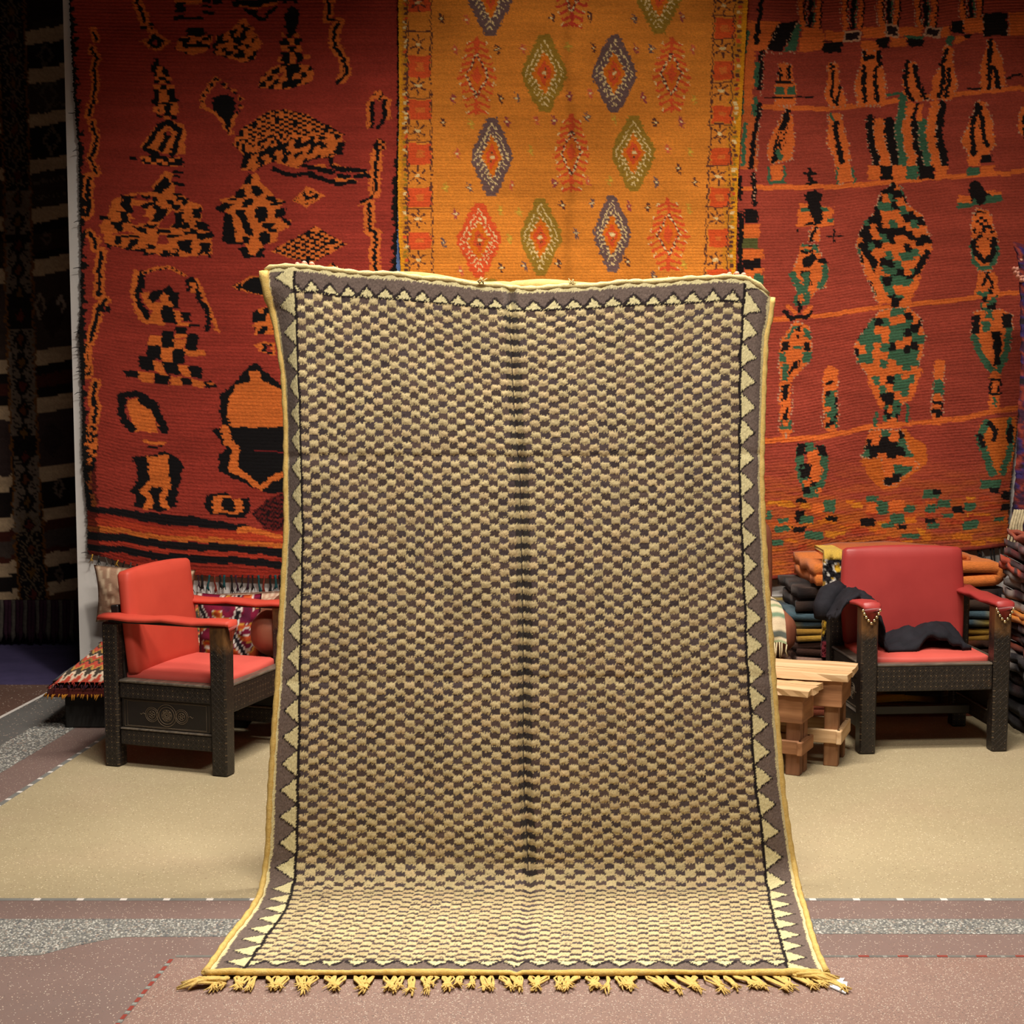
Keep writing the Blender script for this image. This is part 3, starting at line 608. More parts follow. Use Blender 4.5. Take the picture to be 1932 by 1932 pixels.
def paint_orange(p):
    P, R, Ln = p.poly, p.rect, p.line
    Y0 = (176, 120, 20); PU = (104, 78, 74); GR = (144, 110, 36); RE = (204, 78, 38); CR = (216, 186, 130); DK = (92, 52, 40)
    k = p.sl(-200, 760); xl = np.interp(p.rows[k], [0, 200, 350, 450, 520, 760], [751, 753, 750, 752, 757, 762])[:, None]; xr = np.interp(p.rows[k], [0, 200, 350, 520, 760], [1411, 1400, 1392, 1388, 1380])[:, None]
    d = p.X[k] - xl; e = xr - p.X[k]; p.c[k][(d < 6) | (e < 8)] = lin((212, 140, 26)); p.c[k][((d > 6) & (d < 16)) | ((e > 8) & (e < 26))] = lin((196, 124, 36))
    for y in range(-60, 760, 9):
        for x0, sgn in ((762, 1), (1392 - y * .035, 1)):
            q = hnoise(y, int(x0), 3); R(DK if q < .4 else CR if q < .6 else RE if q < .8 else GR, x0, y, x0 + 7, y + 6)
    lx = [(768, -60), (769, 200), (770, 400), (776, 760)]; lx2 = [(812, -60), (813, 200), (815, 400), (822, 760)]; rx1 = [(1350, -60), (1340, 250), (1332, 450), (1328, 760)]; rx2 = [(1388, -60), (1378, 250), (1372, 450), (1366, 760)]
    star = [(82, 162), (246, 329), (412, 491)]
    for y0, y1 in ((-10, 20), (105, 146), (190, 225), (271, 311), (354, 391), (438, 470), (517, 552)): R(RE, 771, y0, 813, y1); R(O, 786, y0 + 12, 800, y1 - 12)
    for y0, y1 in ((35, 72), (114, 151), (200, 232), (280, 313), (355, 391), (433, 465), (508, 540)): x = np.interp(y0, [-60, 760], [1352, 1326]); R((202, 78, 34), x, y0, x + 38, y1); R(O, x + 12, y0 + 12, x + 26, y1 - 12)
    for q in (lx, lx2, rx1, rx2): Ln(DK, q, 2.6)
    for y in (60, 187, 267, 394, 517): Ln(DK, [(768, y), (814, y)], 2.6)
    for y in (31, 73, 155, 235, 313, 392): Ln(DK, [(1344 - y * .03, y), (1384 - y * .03, y)], 2.2)
    def starm(x, y):
        for a in range(6):
            an = math.pi * a / 3 + .5; Ln(DK, [(x + 6 * math.cos(an), y + 8 * math.sin(an)), (x + 14 * math.cos(an), y + 17 * math.sin(an))], 3.5)
        Ln(CR, [(x - 2, y), (x + 2, y)], 6)
    for y in (3, 83, 162, 246, 330, 412, 491): starm(789, y)
    for y in (11, 91, 172, 253, 333, 412, 491): starm(1366 - y * .034, y)
    def dia(cx, cy, hw, hh, c, kind=0):
        D = lambda s_, f=1.0: [(cx, cy - hh * s_), (cx + hw * s_ * f, cy), (cx, cy + hh * s_), (cx - hw * s_ * f, cy)]
        if kind == 1:       # rayed lozenge
            for a in range(-5, 6):
                t = abs(a) / 5.5
                for sx in (-1, 1):
                    y = cy + a * hh / 5.5; x = cx + sx * hw * (1 - t) * .55; Ln(c, [(x, y), (x + sx * hw * .40, y + hh * .10)], 5); Ln(CR if a % 2 else c, [(x + sx * hw * .40, y + hh * .02), (x + sx * hw * .46, y + hh * .08)], 2.4)
            P(c, *D(.72, .9)); Ln(CR, D(.58) + D(.58)[:1], 3.6, 5, DK); P((204, 104, 30), *D(.48)); P(RE, *D(.28)); Ln(c, [(cx, cy + hh * .7), (cx, cy + hh)], 7); Ln(c, [(cx, cy - hh * .7), (cx, cy - hh)], 7)
            return
        pts = [(cx - hw * .22, cy - hh), (cx + hw * .22, cy - hh), (cx + hw, cy - hh * .12), (cx + hw, cy + hh * .12), (cx + hw * .22, cy + hh), (cx - hw * .22, cy + hh), (cx - hw, cy + hh * .12), (cx - hw, cy - hh * .12)]
        P(c, *pts)
        for a in np.linspace(0, 1, 8)[:-1] + .07:   # short pale ticks along the band
            for sx in (-1, 1):
                for sy in (-1, 1):
                    x = cx + sx * hw * (1 - a) * .86; y = cy + sy * hh * a * .86; Ln(CR, [(x - sx * 3, y - 4), (x + sx * 1, y + 3)], 2.2)
        q = D(.62, .95); P((206, 108, 26), *q); Ln(CR, q + q[:1], 4.4, 4.5, c); P((206, 108, 26), *D(.44)); P(RE, *D(.34)); P((196, 96, 32), *D(.18)); Ln(CR, [(cx - 1.5, cy), (cx + 1.5, cy)], 6); Ln(DK, [(cx, cy - 9), (cx, cy - 7)], 3); Ln(DK, [(cx, cy + 7), (cx, cy + 9)], 3)
    for a in ((925, -6, 42, 73, PU), (1079, -20, 34, 70, (190, 62, 40), 1), (1243, -6, 42, 72, GR), (900, 142, 36, 72, RE, 1), (1027, 139, 42, 73, GR), (1159, 139, 41, 73, PU), (1267, 141, 35, 68, RE, 1), (928, 296, 38, 75, PU), (1078, 289, 33, 70, RE, 1), (1195, 290, 41, 72, GR), (904, 454, 40, 71, RE), (1020, 447, 39, 72, GR), (1155, 442, 35, 72, PU), (1261, 443, 38, 66, RE, 1), (928, 600, 38, 72, GR), (1078, 600, 33, 70, PU), (1195, 600, 40, 72, RE)): dia(*a)
    pts = "338,265 565,265 700,265 1080,255 1305,265 1390,265 1610,265 325,530 580,530 672,525 950,515 1065,505 1345,525 1618,530 275,655 425,665 620,655 775,650 865,645 1045,625 1190,640 1410,655 1548,655 350,820 745,810 1480,800 1600,820 285,1005 415,1005 640,990 868,980 1050,965 1165,965 1412,975 1535,905 1625,980 340,1150 580,1130 680,1135 910,1100 1070,1090 1270,1105 1370,1110 1590,1115 275,1300 630,1285 985,1250 370,1455 585,1440 710,1430 890,1410 1260,1405 1565,1420 265,95 400,105 860,95 1060,90 1300,105 1555,95 945,255 1400,1480"
    cs = (DK, (150, 66, 62), PU, (186, 140, 50), (196, 92, 60))
    for i, s_ in enumerate(pts.split()):
        zx, zy = map(float, s_.split(',')); x = 740 + zx / 2.841; y = zy / 2.841; c = cs[int(hnoise(i, 3, 8) * 5)]
        Ln(c, [(x - 4, y), (x + 4, y)], 4.5); Ln(c, [(x, y - 6), (x, y + 6)], 4.5); Ln(c, [(x - 3, y - 9), (x - 3, y - 6)], 2.5); Ln(c, [(x + 3, y + 6), (x + 3, y + 9)], 2.5); Ln(CR if c is not cs[3] else (210, 170, 60), [(x - .8, y), (x + .8, y)], 4)
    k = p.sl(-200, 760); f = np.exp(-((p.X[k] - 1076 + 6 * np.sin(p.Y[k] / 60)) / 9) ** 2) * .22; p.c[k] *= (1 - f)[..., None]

def paint_right(p):
    P, R, Ln, Pa = p.poly, p.rect, p.line, p.patch
    K = (24, 17, 16); O = (208, 102, 44); G = (60, 94, 68); Wt = (184, 138, 108)
    z4 = lambda *q: [(1372 + a / 3.45, b / 3.45) for a, b in q]
    z5 = lambda *q: [(1412 + a / 3.577, 520 + b / 3.577) for a, b in q]
    # lower, more orange ground
    k = p.sl(300, 1100); f = np.clip((p.Y[k] - 860) / 120, 0, 1) * vnoise(p.X[k] / 30, p.Y[k] / 7, 51) * .9; p.c[k] = p.c[k] * (1 - f[..., None]) + lin((186, 100, 30)) * f[..., None]
    # orange lines
    for q, w in (([(1380, 203), (1459, 203), (1560, 207), (1662, 194), (1778, 181), (1940, 166)], 9), ([(1380, 356), (1460, 355), (1546, 354), (1691, 342), (1940, 323)], 9), ([(1400, 607), (1454, 604), (1569, 593), (1664, 579), (1803, 566), (1940, 549)], 9), ([(1400, 833), (1448, 832), (1552, 825), (1650, 804), (1775, 795), (1940, 766)], 10)): Ln(O, q, w)
    # strokes at the very top
    for cx in (1528, 1608, 1676, 1746, 1832):
        for dx, c in ((-14, O), (0, K), (13, O)):
            q = [(cx + dx * .8, -60), (cx + dx * 1.25, 10), (cx + dx * .9, 52)]; Ln(c, q, 8); Ln(K if c is O else G, [(x + 6, y) for x, y in q], 3)
            p.dots([(x - 7, y) for x, y in q], Wt)
    # band of blocks
    for c, *q in ((O, (1408, 40), (1470, 40), (1455, 95), (1402, 95)), (K, (330, 150), (450, 140), (440, 200), (360, 330), (250, 330), (280, 260)), (G, (450, 150), (480, 170), (440, 340), (370, 340)), (O, (490, 180), (620, 190), (640, 260), (610, 330), (460, 340)), (K, (620, 275), (750, 270), (745, 345), (615, 340)), (O, (640, 205), (760, 205), (755, 270), (640, 270)), (O, (875, 185), (1030, 175), (1020, 250), (875, 255)), (O, (1110, 180), (1270, 180), (1260, 240), (1110, 240)), (K, (960, 255), (1050, 250), (1050, 310), (975, 310)), (O, (870, 270), (960, 270), (985, 330), (880, 330)), (O, (1055, 245), (1160, 250), (1170, 300), (1060, 305)), (K, (1160, 255), (1275, 250), (1275, 305), (1190, 310)), (G, (1150, 235), (1280, 235), (1275, 255), (1155, 255)), (O, (1385, 180), (1450, 175), (1450, 240), (1400, 250)), (K, (1450, 140), (1530, 130), (1540, 225), (1460, 220)), (O, (1530, 120), (1665, 110), (1670, 215), (1545, 225)), (K, (1670, 90), (1815, 85), (1825, 235), (1665, 240)), (O, (1825, 80), (1960, 70), (1960, 230), (1830, 235)), (O, (1475, 240), (1560, 235), (1560, 255), (1480, 300)), (G, (1420, 240), (1470, 240), (1465, 300), (1425, 300)), (K, (1540, 230), (1590, 225), (1585, 250), (1545, 255))):
        P(c, *(q if q[0][0] > 1380 and c is O and q[0][1] == 40 else z4(*q)))
    for q in ((760, 205, 860, 265), (1030, 170, 1108, 240), (1288, 185, 1385, 240)):
        a = z4((q[0], q[1]), (q[2], q[1]), (q[2], q[3]), (q[0], q[3])); P((40, 26, 26), *a); Ln(Wt, a + a[:1], 4)
    p.dots(z4((340, 160), (290, 270), (240, 345), (440, 345)), Wt); p.dots(z4((450, 150), (360, 340)), Wt); p.dots(z4((1535, 120), (1540, 230)), Wt); p.dots(z4((1660, 90), (1660, 240)), Wt); p.dots(z4((1830, 80), (1830, 240)), Wt)
    # left border of the rug
    P(O, (1390, 95), (1425, 95), (1420, 200), (1402, 200)); P((190, 92, 44), (1398, 200), (1432, 200), (1428, 320), (1394, 320))
    for q in ([(1436, 0), (1432, 40), (1426, 80)], [(1437, 98), (1436, 130), (1432, 165)], [(1434, 196), (1426, 240), (1420, 280), (1416, 315)], [(1422, 330), (1422, 385)]): Ln(K, q, 9)
    for q in ([(1410, 60), (1402, 105)], [(1428, 120), (1426, 160)], [(1426, 185), (1422, 215)], [(1406, 235), (1402, 270), (1402, 310)], [(1398, 170), (1398, 215)]): Ln(G, q, 8)
    p.dots([(1440, 95), (1436, 200), (1424, 320), (1422, 385)], Wt)
    for c, q in ((K, (1404, 395, 1430, 421)), (O, (1402, 423, 1434, 450)), ((84, 84, 44), (1402, 450, 1430, 470)), (O, (1402, 471, 1440, 490)), (K, (1403, 489, 1436, 508)), (O, (1403, 508, 1440, 530)), (G, (1424, 516, 1438, 540)), (K, (1392, 330, 1400, 380)), (K, (1392, 400, 1402, 520))): R(c, *q)
    # flasks in the second row
    def flask(c, pts, blacks, w=8):
        q = z4(*pts); P(c, *q); p.dots(q + q[:1], Wt)
        for b in blacks: Ln(K, z4(*b), w)
    flask(O, [(335, 400), (420, 430), (430, 540), (450, 560), (440, 690), (310, 690), (310, 560), (330, 500)], [[(345, 450), (345, 515)], [(400, 440), (400, 515)], [(320, 535), (410, 540)]], 6); P(G, *z4((315, 570), (370, 570), (370, 620), (315, 620))); P(G, *z4((392, 565), (442, 565), (442, 620), (392, 620))); Ln(K, z4((240, 640), (560, 636)), 3)
    flask(O, [(645, 400), (715, 410), (730, 520), (772, 640), (765, 700), (660, 700), (628, 610), (655, 500)], [[(680, 420), (688, 520), (676, 620), (710, 680)], [(735, 560), (728, 620), (710, 680)]], 6)
    flask(O, [(870, 330), (990, 330), (1005, 430), (1035, 560), (1030, 690), (852, 690), (826, 545), (868, 430)], [[(885, 345), (900, 390), (940, 370)], [(890, 440), (886, 560), (895, 660)], [(965, 440), (968, 560), (975, 660)], [(980, 340), (990, 420)]], 8)
    flask(O, [(1160, 400), (1235, 410), (1240, 530), (1310, 660), (1150, 655), (1140, 520)], [[(1175, 400), (1158, 500), (1170, 600), (1195, 650)], [(1222, 430), (1235, 530), (1285, 645)]], 8)
    flask(O, [(1415, 290), (1462, 310), (1470, 440), (1495, 540), (1460, 650), (1318, 655), (1340, 510), (1388, 420)], [[(1430, 330), (1392, 420), (1405, 520), (1378, 630)], [(1436, 450), (1440, 520), (1418, 630)]], 8)
    flask(O, [(1700, 255), (1742, 270), (1790, 400), (1822, 560), (1645, 595), (1648, 420), (1682, 330)], [[(1716, 265), (1702, 420), (1706, 575)], [(1735, 440), (1768, 570)]], 9)
    Ln(K, z4((1565, 580), (1650, 575)), 4); Ln(K, z4((1825, 505), (1920, 490)), 4); Ln(G, z4((1040, 620), (1140, 615)), 5)
    # drops in the third row
    flask(O, [(388, 690), (425, 760), (435, 900), (420, 1050), (278, 1070), (258, 950), (330, 800)], [[(378, 750), (340, 860), (320, 960), (305, 1050)], [(392, 720), (372, 830), (350, 950)]], 9); p.check(z4((330, 850), (380, 850), (360, 980), (320, 980)), 4, 4, (K, O), 3); Ln(G, z4((330, 990), (340, 1030)), 10)
    P(O, *z4((280, 1075), (360, 1075), (360, 1180), (280, 1180))); Ln(G, z4((262, 1090), (270, 1195)), 5); Ln(G, z4((372, 1090), (366, 1190)), 5); Ln(G, z4((270, 1195), (370, 1190)), 5)
    flask(O, [(660, 740), (745, 740), (765, 850), (795, 950), (802, 1080), (830, 1180), (720, 1195), (690, 1030), (648, 930)], [[(700, 790), (718, 920), (748, 1060)]], 10); P(O, *z4((680, 740), (740, 740), (740, 790), (680, 790))); Ln(G, z4((715, 1095), (715, 1190)), 4); Ln(G, z4((822, 1095), (830, 1185)), 4); Ln(G, z4((668, 745), (690, 785)), 5)
    x = 905
    for c, w, t in ((K, 50, 770), (O, 68, 800), (K, 62, 800), (G, 52, 650), (O, 62, 700), (K, 40, 790), (G, 52, 800), (O, 60, 690), (K, 44, 680)):
        q = z4((x + w / 2 + (30 if t < 720 else 0), t), (x + w / 2, 850), (x + w / 2 + 12, 940), (x + w / 2 + 38, 1010), (x + w / 2 + 36, 1075)); Ln(c, q, w / 3.45 + 1.5); p.dots([(a - w / 7, b) for a, b in q], Wt, 6, 1.2); x += w
    for c, a, b in ((O, 915, 1000), (K, 1000, 1075), (O, 1075, 1165), (G, 1165, 1245), (K, 1250, 1345), (O, 1350, 1435)): P(c, *z4((a, 1075), (b, 1075), (b, 1168), (a, 1168)))
    Ln(K, z4((1240, 680), (1205, 770)), 8); Ln(O, z4((1262, 690), (1250, 780)), 9)
    flask(O, [(1630, 650), (1685, 680), (1732, 820), (1742, 950), (1690, 1020), (1580, 1020), (1515, 910), (1570, 800)], [[(1632, 680), (1592, 800), (1594, 900), (1606, 1000)], [(1640, 700), (1664, 850), (1688, 950)]], 9); P(K, *z4((1650, 1015), (1720, 1010), (1730, 1060), (1650, 1065))); P(O, *z4((1565, 1020), (1645, 1020), (1640, 1080), (1565, 1080))); P(G, *z4((1570, 1090), (1645, 1085), (1640, 1140), (1560, 1145))); P(O, *z4((1650, 1085), (1740, 1080), (1740, 1130), (1650, 1140)))
    flask(O, [(1900, 700), (1960, 690), (1960, 930), (1890, 850)], [[(1925, 760), (1935, 900)]], 6)
    # figure on the left
    Ln(K, z4((530, 1105), (540, 1200)), 7); Ln(K, z4((500, 1135), (572, 1140)), 5); Ln(K, z4((505, 1200), (575, 1195)), 4)
    P(O, *z4((465, 1320), (690, 1350), (692, 1470), (445, 1485))); P(G, *z4((478, 1355), (535, 1350), (535, 1385), (478, 1388))); P(G, *z4((605, 1352), (655, 1350), (652, 1372), (605, 1375))); P(G, *z4((645, 1425), (685, 1425), (685, 1450), (645, 1450))); P(K, *z4((510, 1250), (560, 1240), (612, 1265), (605, 1330), (628, 1425), (560, 1450), (535, 1400), (525, 1330), (500, 1300))); Ln(K, z4((510, 1470), (600, 1445)), 5); Ln(K, z4((690, 1480), (694, 1580)), 3); Ln(K, z4((650, 1540), (740, 1540)), 3); R(K, 1499, 435, 1504, 441)
    flask(O, [(545, 1480), (600, 1490), (590, 1570), (520, 1570)], [[(570, 1480), (540, 1560)]], 7)
    q = z4((480, 1590), (595, 1590), (605, 1680), (660, 1760), (640, 1860), (580, 1890), (520, 1960), (450, 1900), (412, 1790), (455, 1680)); P(O, *q); p.dots(q + q[:1], Wt)
    Pa(z4((485, 1590), (595, 1590), (600, 1660), (470, 1660)), 6, 5, (K, G, O), 5); P(K, *z4((485, 1680), (570, 1655), (580, 1690), (540, 1745), (490, 1745))); P(K, *z4((475, 1770), (528, 1765), (545, 1855), (500, 1865))); Ln(G, z4((630, 1740), (640, 1800), (600, 1865)), 11); Ln(G, z4((425, 1790), (470, 1880), (490, 1932)), 13); P(K, *z4((580, 1690), (645, 1685), (650, 1720), (600, 1720)))
    Ln(G, z5((385, 0), (390, 60), (370, 100)), 12); Ln(G, z5((400, 120), (390, 180), (320, 190), (320, 150), (360, 110)), 9); Ln(O, z5((350, 140), (350, 170)), 9); Ln(K, z5((340, 180), (345, 240)), 7); Ln(K, z5((250, 248), (285, 290), (345, 275), (385, 285), (420, 248)), 8); Ln(O, z5((260, 210), (320, 250)), 8); Ln(O, z5((420, 215), (375, 255)), 8)
    # great lozenges in the middle
    G2 = (O, K, G, O, K)
    q = z4((1080, 1180), (1130, 1200), (1175, 1340), (1265, 1400), (1335, 1580), (1240, 1810), (1180, 1960), (970, 1960), (832, 1600), (895, 1430), (950, 1390), (1005, 1250))
    Pa(q, 13, 16, G2, 61, -0.28, Wt); Ln(O, z4((860, 1560), (930, 1760), (1000, 1960)), 11); Ln(O, z4((1310, 1620), (1220, 1820), (1160, 1980)), 11); Ln(K, z4((880, 1600), (960, 1720)), 14); Ln(K, z4((1300, 1640), (1220, 1800)), 12); Ln(K, z4((1080, 1190), (1090, 1290)), 6)
    q = z5((800, 0), (1165, 0), (1090, 180), (1020, 190), (910, 180)); P(O, *q); Pa(z5((870, 0), (1120, 0), (1040, 150), (950, 150)), 15, 18, (K, G, O, G), 63, -0.2)
    P(K, *z5((955, 150), (1030, 150), (1010, 215), (970, 215)))
    q = z5((900, 225), (1080, 210), (1165, 290), (1190, 420), (1180, 500), (1135, 640), (1080, 830), (1000, 900), (890, 880), (800, 680), (725, 570), (710, 500), (745, 410), (820, 300)); Pa(q, 14, 16, (O, K, G, O, G), 64, 0.05, Wt); Ln(O, z5((1150, 640), (1085, 830)), 9); Ln(O, z5((810, 690), (900, 880)), 9)
    Pa(z5((915, 880), (1025, 880), (1015, 990), (905, 990)), 9, 12, (G, O, K), 65); Ln(G, z5((860, 920), (858, 1010)), 6); Ln(G, z5((1070, 870), (1075, 980)), 6)
    # smaller motifs left and right of them
    q = z5((320, 310), (400, 340), (432, 450), (425, 560), (350, 650), (285, 720), (225, 730), (198, 560), (228, 420), (280, 340)); P(O, *q); p.dots(q + q[:1], Wt)
    for c, *a in ((G, (290, 340), (330, 340), (270, 420), (245, 440)), (G, (370, 350), (425, 390), (415, 440), (380, 410)), (K, (228, 450), (275, 450), (275, 510), (225, 510)), (K, (380, 450), (422, 450), (420, 510), (378, 510)), (G, (200, 520), (250, 520), (250, 580), (205, 580)), (G, (365, 515), (432, 515), (425, 580), (355, 590)), (K, (280, 610), (345, 570), (335, 620), (275, 665)), (G, (225, 590), (265, 590), (265, 720), (228, 725)), (K, (325, 340), (355, 340), (355, 380), (325, 380)), (K, (325, 400), (352, 400), (345, 430), (325, 430)), (G, (300, 480), (370, 480), (370, 500), (300, 500))): P(c, *z5(*a))
    Ln(O, z5((245, 740), (250, 1060)), 21); p.check(z5((225, 740), (270, 740), (270, 980), (225, 980)), 6, 12, (K, O), 7); Ln(G, z5((225, 980), (225, 1030), (275, 1030), (275, 980)), 6); p.dots(z5((205, 740), (205, 1060)), Wt); p.dots(z5((295, 740), (295, 1060)), Wt); Ln(Wt, z5((245, 1070), (250, 1090)), 5)
    Ln(O, z5((555, 650), (550, 760)), 26); Ln(O, z5((550, 770), (560, 1010)), 26); Pa(z5((520, 770), (600, 770), (600, 1030), (520, 1030)), 9, 10, (G, O, K, G), 71); p.dots(z5((505, 700), (500, 1030)), Wt); p.dots(z5((600, 700), (610, 1030)), Wt); Ln(K, z5((535, 720), (560, 715)), 6)
    Ln(O, z5((1285, 595), (1280, 730)), 20); Ln(G, z5((1280, 730), (1275, 830)), 20); Ln(O, z5((1275, 830), (1270, 880)), 18); Pa(z5((1240, 850), (1305, 850), (1300, 960), (1235, 970)), 9, 9, (K, O, K), 72); p.dots(z5((1245, 600), (1235, 970)), Wt); p.dots(z5((1320, 600), (1305, 960)), Wt)
    # right-hand figure
    P(O, *z4((1500, 1265), (1580, 1275), (1600, 1330), (1500, 1330))); P(O, *z4((1680, 1240), (1790, 1245), (1790, 1290), (1690, 1310))); P(K, *z4((1575, 1195), (1610, 1172), (1655, 1190), (1672, 1240), (1710, 1265), (1640, 1340), (1590, 1310), (1572, 1250))); P(G, *z4((1495, 1320), (1600, 1320), (1600, 1285), (1790, 1262), (1795, 1305), (1660, 1330), (1500, 1362))); P(K, *z4((1610, 1290), (1690, 1255), (1680, 1310), (1640, 1345)))
    q = z4((1615, 1355), (1700, 1370), (1735, 1460), (1762, 1560), (1760, 1680), (1715, 1765), (1625, 1765), (1580, 1650), (1590, 1450)); P(O, *q); p.dots(q + q[:1], Wt); p.check(z4((1615, 1370), (1690, 1380), (1690, 1470), (1610, 1470)), 7, 6, (K, O), 8, 0, .3); p.check(z4((1600, 1470), (1730, 1470), (1740, 1560), (1595, 1560)), 9, 8, (K, O), 9, 0, .3); Ln(G, z4((1590, 1600), (1600, 1700), (1640, 1748), (1710, 1740), (1752, 1670), (1755, 1600)), 8); Ln(K, z4((1600, 1570), (1612, 1640), (1670, 1700)), 11); Ln(K, z4((1738, 1560), (1728, 1650), (1700, 1690)), 12); Ln(O, z4((1670, 1560), (1675, 1650)), 12)
    q = z4((1640, 1770), (1750, 1775), (1765, 1932), (1600, 1932), (1620, 1850)); P(O, *q); Ln(K, z4((1690, 1775), (1660, 1850), (1650, 1890)), 6); Ln(K, z4((1700, 1800), (1730, 1880), (1745, 1930)), 6); Ln(G, z4((1640, 1905), (1740, 1930)), 8)
    Pa(z5((1540, 60), (1690, 100), (1660, 150), (1680, 230), (1560, 250), (1580, 150)), 9, 10, (G, K, O), 75)
    q = z5((1520, 240), (1700, 225), (1775, 260), (1780, 360), (1760, 520), (1695, 640), (1610, 640), (1545, 500), (1500, 400)); P(O, *q); p.dots(q + q[:1], Wt)
    Ln(G, z5((1515, 410), (1570, 550), (1640, 640)), 13); Ln(G, z5((1755, 370), (1735, 520), (1690, 640)), 13)
    for c, *a in ((K, (1510, 268), (1562, 265), (1560, 395), (1500, 400)), (K, (1710, 255), (1770, 260), (1772, 350), (1708, 352)), (G, (1575, 310), (1632, 310), (1632, 380), (1580, 385)), (K, (1640, 375), (1708, 372), (1708, 470), (1650, 475)), (K, (1650, 470), (1705, 470), (1690, 600), (1655, 610)), (G, (1600, 225), (1640, 225), (1650, 300), (1600, 280))): P(c, *z5(*a))
    Ln(O, z5((1660, 680), (1660, 880)), 22); a = z5((1630, 700), (1692, 700), (1692, 795), (1630, 795)); Ln(K, a + a[:1], 5); Ln(G, z5((1660, 820), (1662, 880)), 6)
    # fifth row
    Ln(G, z5((350, 1160), (345, 1300), (380, 1420), (430, 1470), (490, 1400), (512, 1280), (495, 1170)), 15); P(O, *z5((390, 1180), (465, 1180), (500, 1320), (470, 1390), (400, 1390))); P(G, *z5((380, 1130), (450, 1125), (450, 1190), (390, 1190))); P(K, *z5((330, 1135), (385, 1135), (385, 1205), (322, 1215))); P(K, *z5((455, 1145), (525, 1150), (528, 1220), (470, 1215))); Pa(z5((345, 1270), (420, 1270), (420, 1370), (345, 1370)), 6, 7, (K, G, K), 77); Pa(z5((370, 1380), (490, 1390), (480, 1500), (370, 1490)), 11, 12, (O, K, G), 78)
    q = z5((820, 1040), (1060, 1035), (1110, 1100), (1195, 1140), (1205, 1270), (1140, 1320), (1060, 1380), (1000, 1430), (900, 1440), (830, 1380), (755, 1250), (790, 1130)); P((190, 96, 34), *q); Pa(z5((820, 1040), (1040, 1035), (1060, 1120), (1150, 1290), (1040, 1360), (1000, 1420), (920, 1420), (900, 1240), (760, 1220), (800, 1120)), 17, 17, (K, O, G, K, O), 79, 0.15, Wt)
    q = z5((1555, 1010), (1620, 970), (1800, 950), (1820, 1150), (1750, 1330), (1640, 1350), (1550, 1130)); P((190, 96, 34), *q); Ln(G, z5((1600, 1000), (1555, 1090), (1600, 1220), (1650, 1330)), 14); Ln(G, z5((1760, 980), (1770, 1150), (1720, 1330)), 12); Ln(K, z5((1560, 1080), (1580, 1150)), 10); Ln(K, z5((1620, 1000), (1670, 1050), (1650, 1110)), 9); Ln(K, z5((1770, 1020), (1760, 1120)), 10); P(G, *z5((1560, 1380), (1700, 1370), (1700, 1440), (1570, 1440))); P(K, *z5((1620, 1430), (1700, 1430), (1690, 1470), (1620, 1465)))
    # jumble of checks at the foot
    for i in range(90):
        x = 1450 + hnoise(i, 1, 90) * 470; y = 935 + hnoise(i, 2, 90) * 110; R(((196, 108, 30), (184, 84, 34), (168, 66, 36), (200, 122, 34))[i % 4], x, y, x + 10 + 26 * hnoise(i, 3, 90), y + 5 + 8 * hnoise(i, 4, 90))
    for c, a, b, d, e in ((K, 320, 1580, 380, 1660), (K, 300, 1690, 395, 1730), (G, 350, 1620, 440, 1670), (G, 510, 1510, 590, 1600), (K, 530, 1625, 600, 1660), (G, 380, 1725, 510, 1780), (K, 755, 1635, 850, 1690), (G, 870, 1520, 940, 1610), (G, 960, 1610, 1050, 1680), (K, 1005, 1685, 1075, 1715), (G, 900, 1670, 990, 1700), (G, 1060, 1550, 1120, 1600), (G, 1180, 1440, 1290, 1500), (K, 1240, 1440, 1300, 1475), (G, 1200, 1540, 1270, 1600), (G, 1280, 1510, 1360, 1560), (K, 1190, 1640, 1270, 1670), (G, 1210, 1672, 1290, 1710), (K, 1380, 1560, 1450, 1600), (G, 1455, 1530, 1530, 1580), (G, 1310, 1600, 1390, 1630), (G, 1450, 1650, 1550, 1710), (K, 1715, 1460, 1790, 1520), (K, 1705, 1545, 1775, 1590), (G, 1660, 1630, 1730, 1660), (G, 180, 1690, 280, 1730), (G, 200, 1640, 270, 1670), (K, 330, 1500, 390, 1530), (G, 800, 1490, 870, 1530), (O, 430, 1540, 510, 1600), (O, 950, 1520, 1050, 1590), (O, 800, 1540, 870, 1600), (G, 120, 1590, 160, 1650), (G, 1030, 1740, 1150, 1770), (G, 140, 1780, 240, 1820)):
        P(c, *z5((a, b), (d, b), (d - 4, e), (a - 6, e)))
# ------------------------------------------------------------------ the rugs on the wall
M_YARN = {n: mat_noise('yarn_' + n, c, tuple(int(k * .75) for k in c), 60, 0.95, 0.3) for n, c in
          (('black', (34, 28, 28)), ('teal', (30, 80, 84)), ('plum', (58, 28, 44)), ('rust', (128, 44, 30)), ('gold', (214, 160, 60)), ('cream', (206, 188, 150)), ('ochre', (176, 112, 28)), ('red', (170, 54, 40)), ('grey', (92, 84, 76)))}
YL, YO, YR = WY - 0.035, WY - 0.075, WY - 0.035
left_rug = wall_rug('wall_rug', [(-60, 128), (0, 130), (100, 135), (200, 140), (300, 148), (400, 150), (500, 153), (600, 153), (660, 148), (720, 152), (800, 155), (900, 156), (960, 160), (1010, 164), (1100, 166)],
                    [(-60, 754), (0, 753), (300, 751), (500, 748), (1100, 748)], -60, [(165, 1044), (200, 1050), (235, 1062), (280, 1072), (330, 1080), (400, 1086), (520, 1091), (748, 1096)], YL, 2.2, paint_left,
                    (148, 52, 40), 100, 0.003, .0034, 'dark red rug with black and orange figures, on the wall behind the sideways chair', 'rugs hung on the back wall', mat=M_PILE)
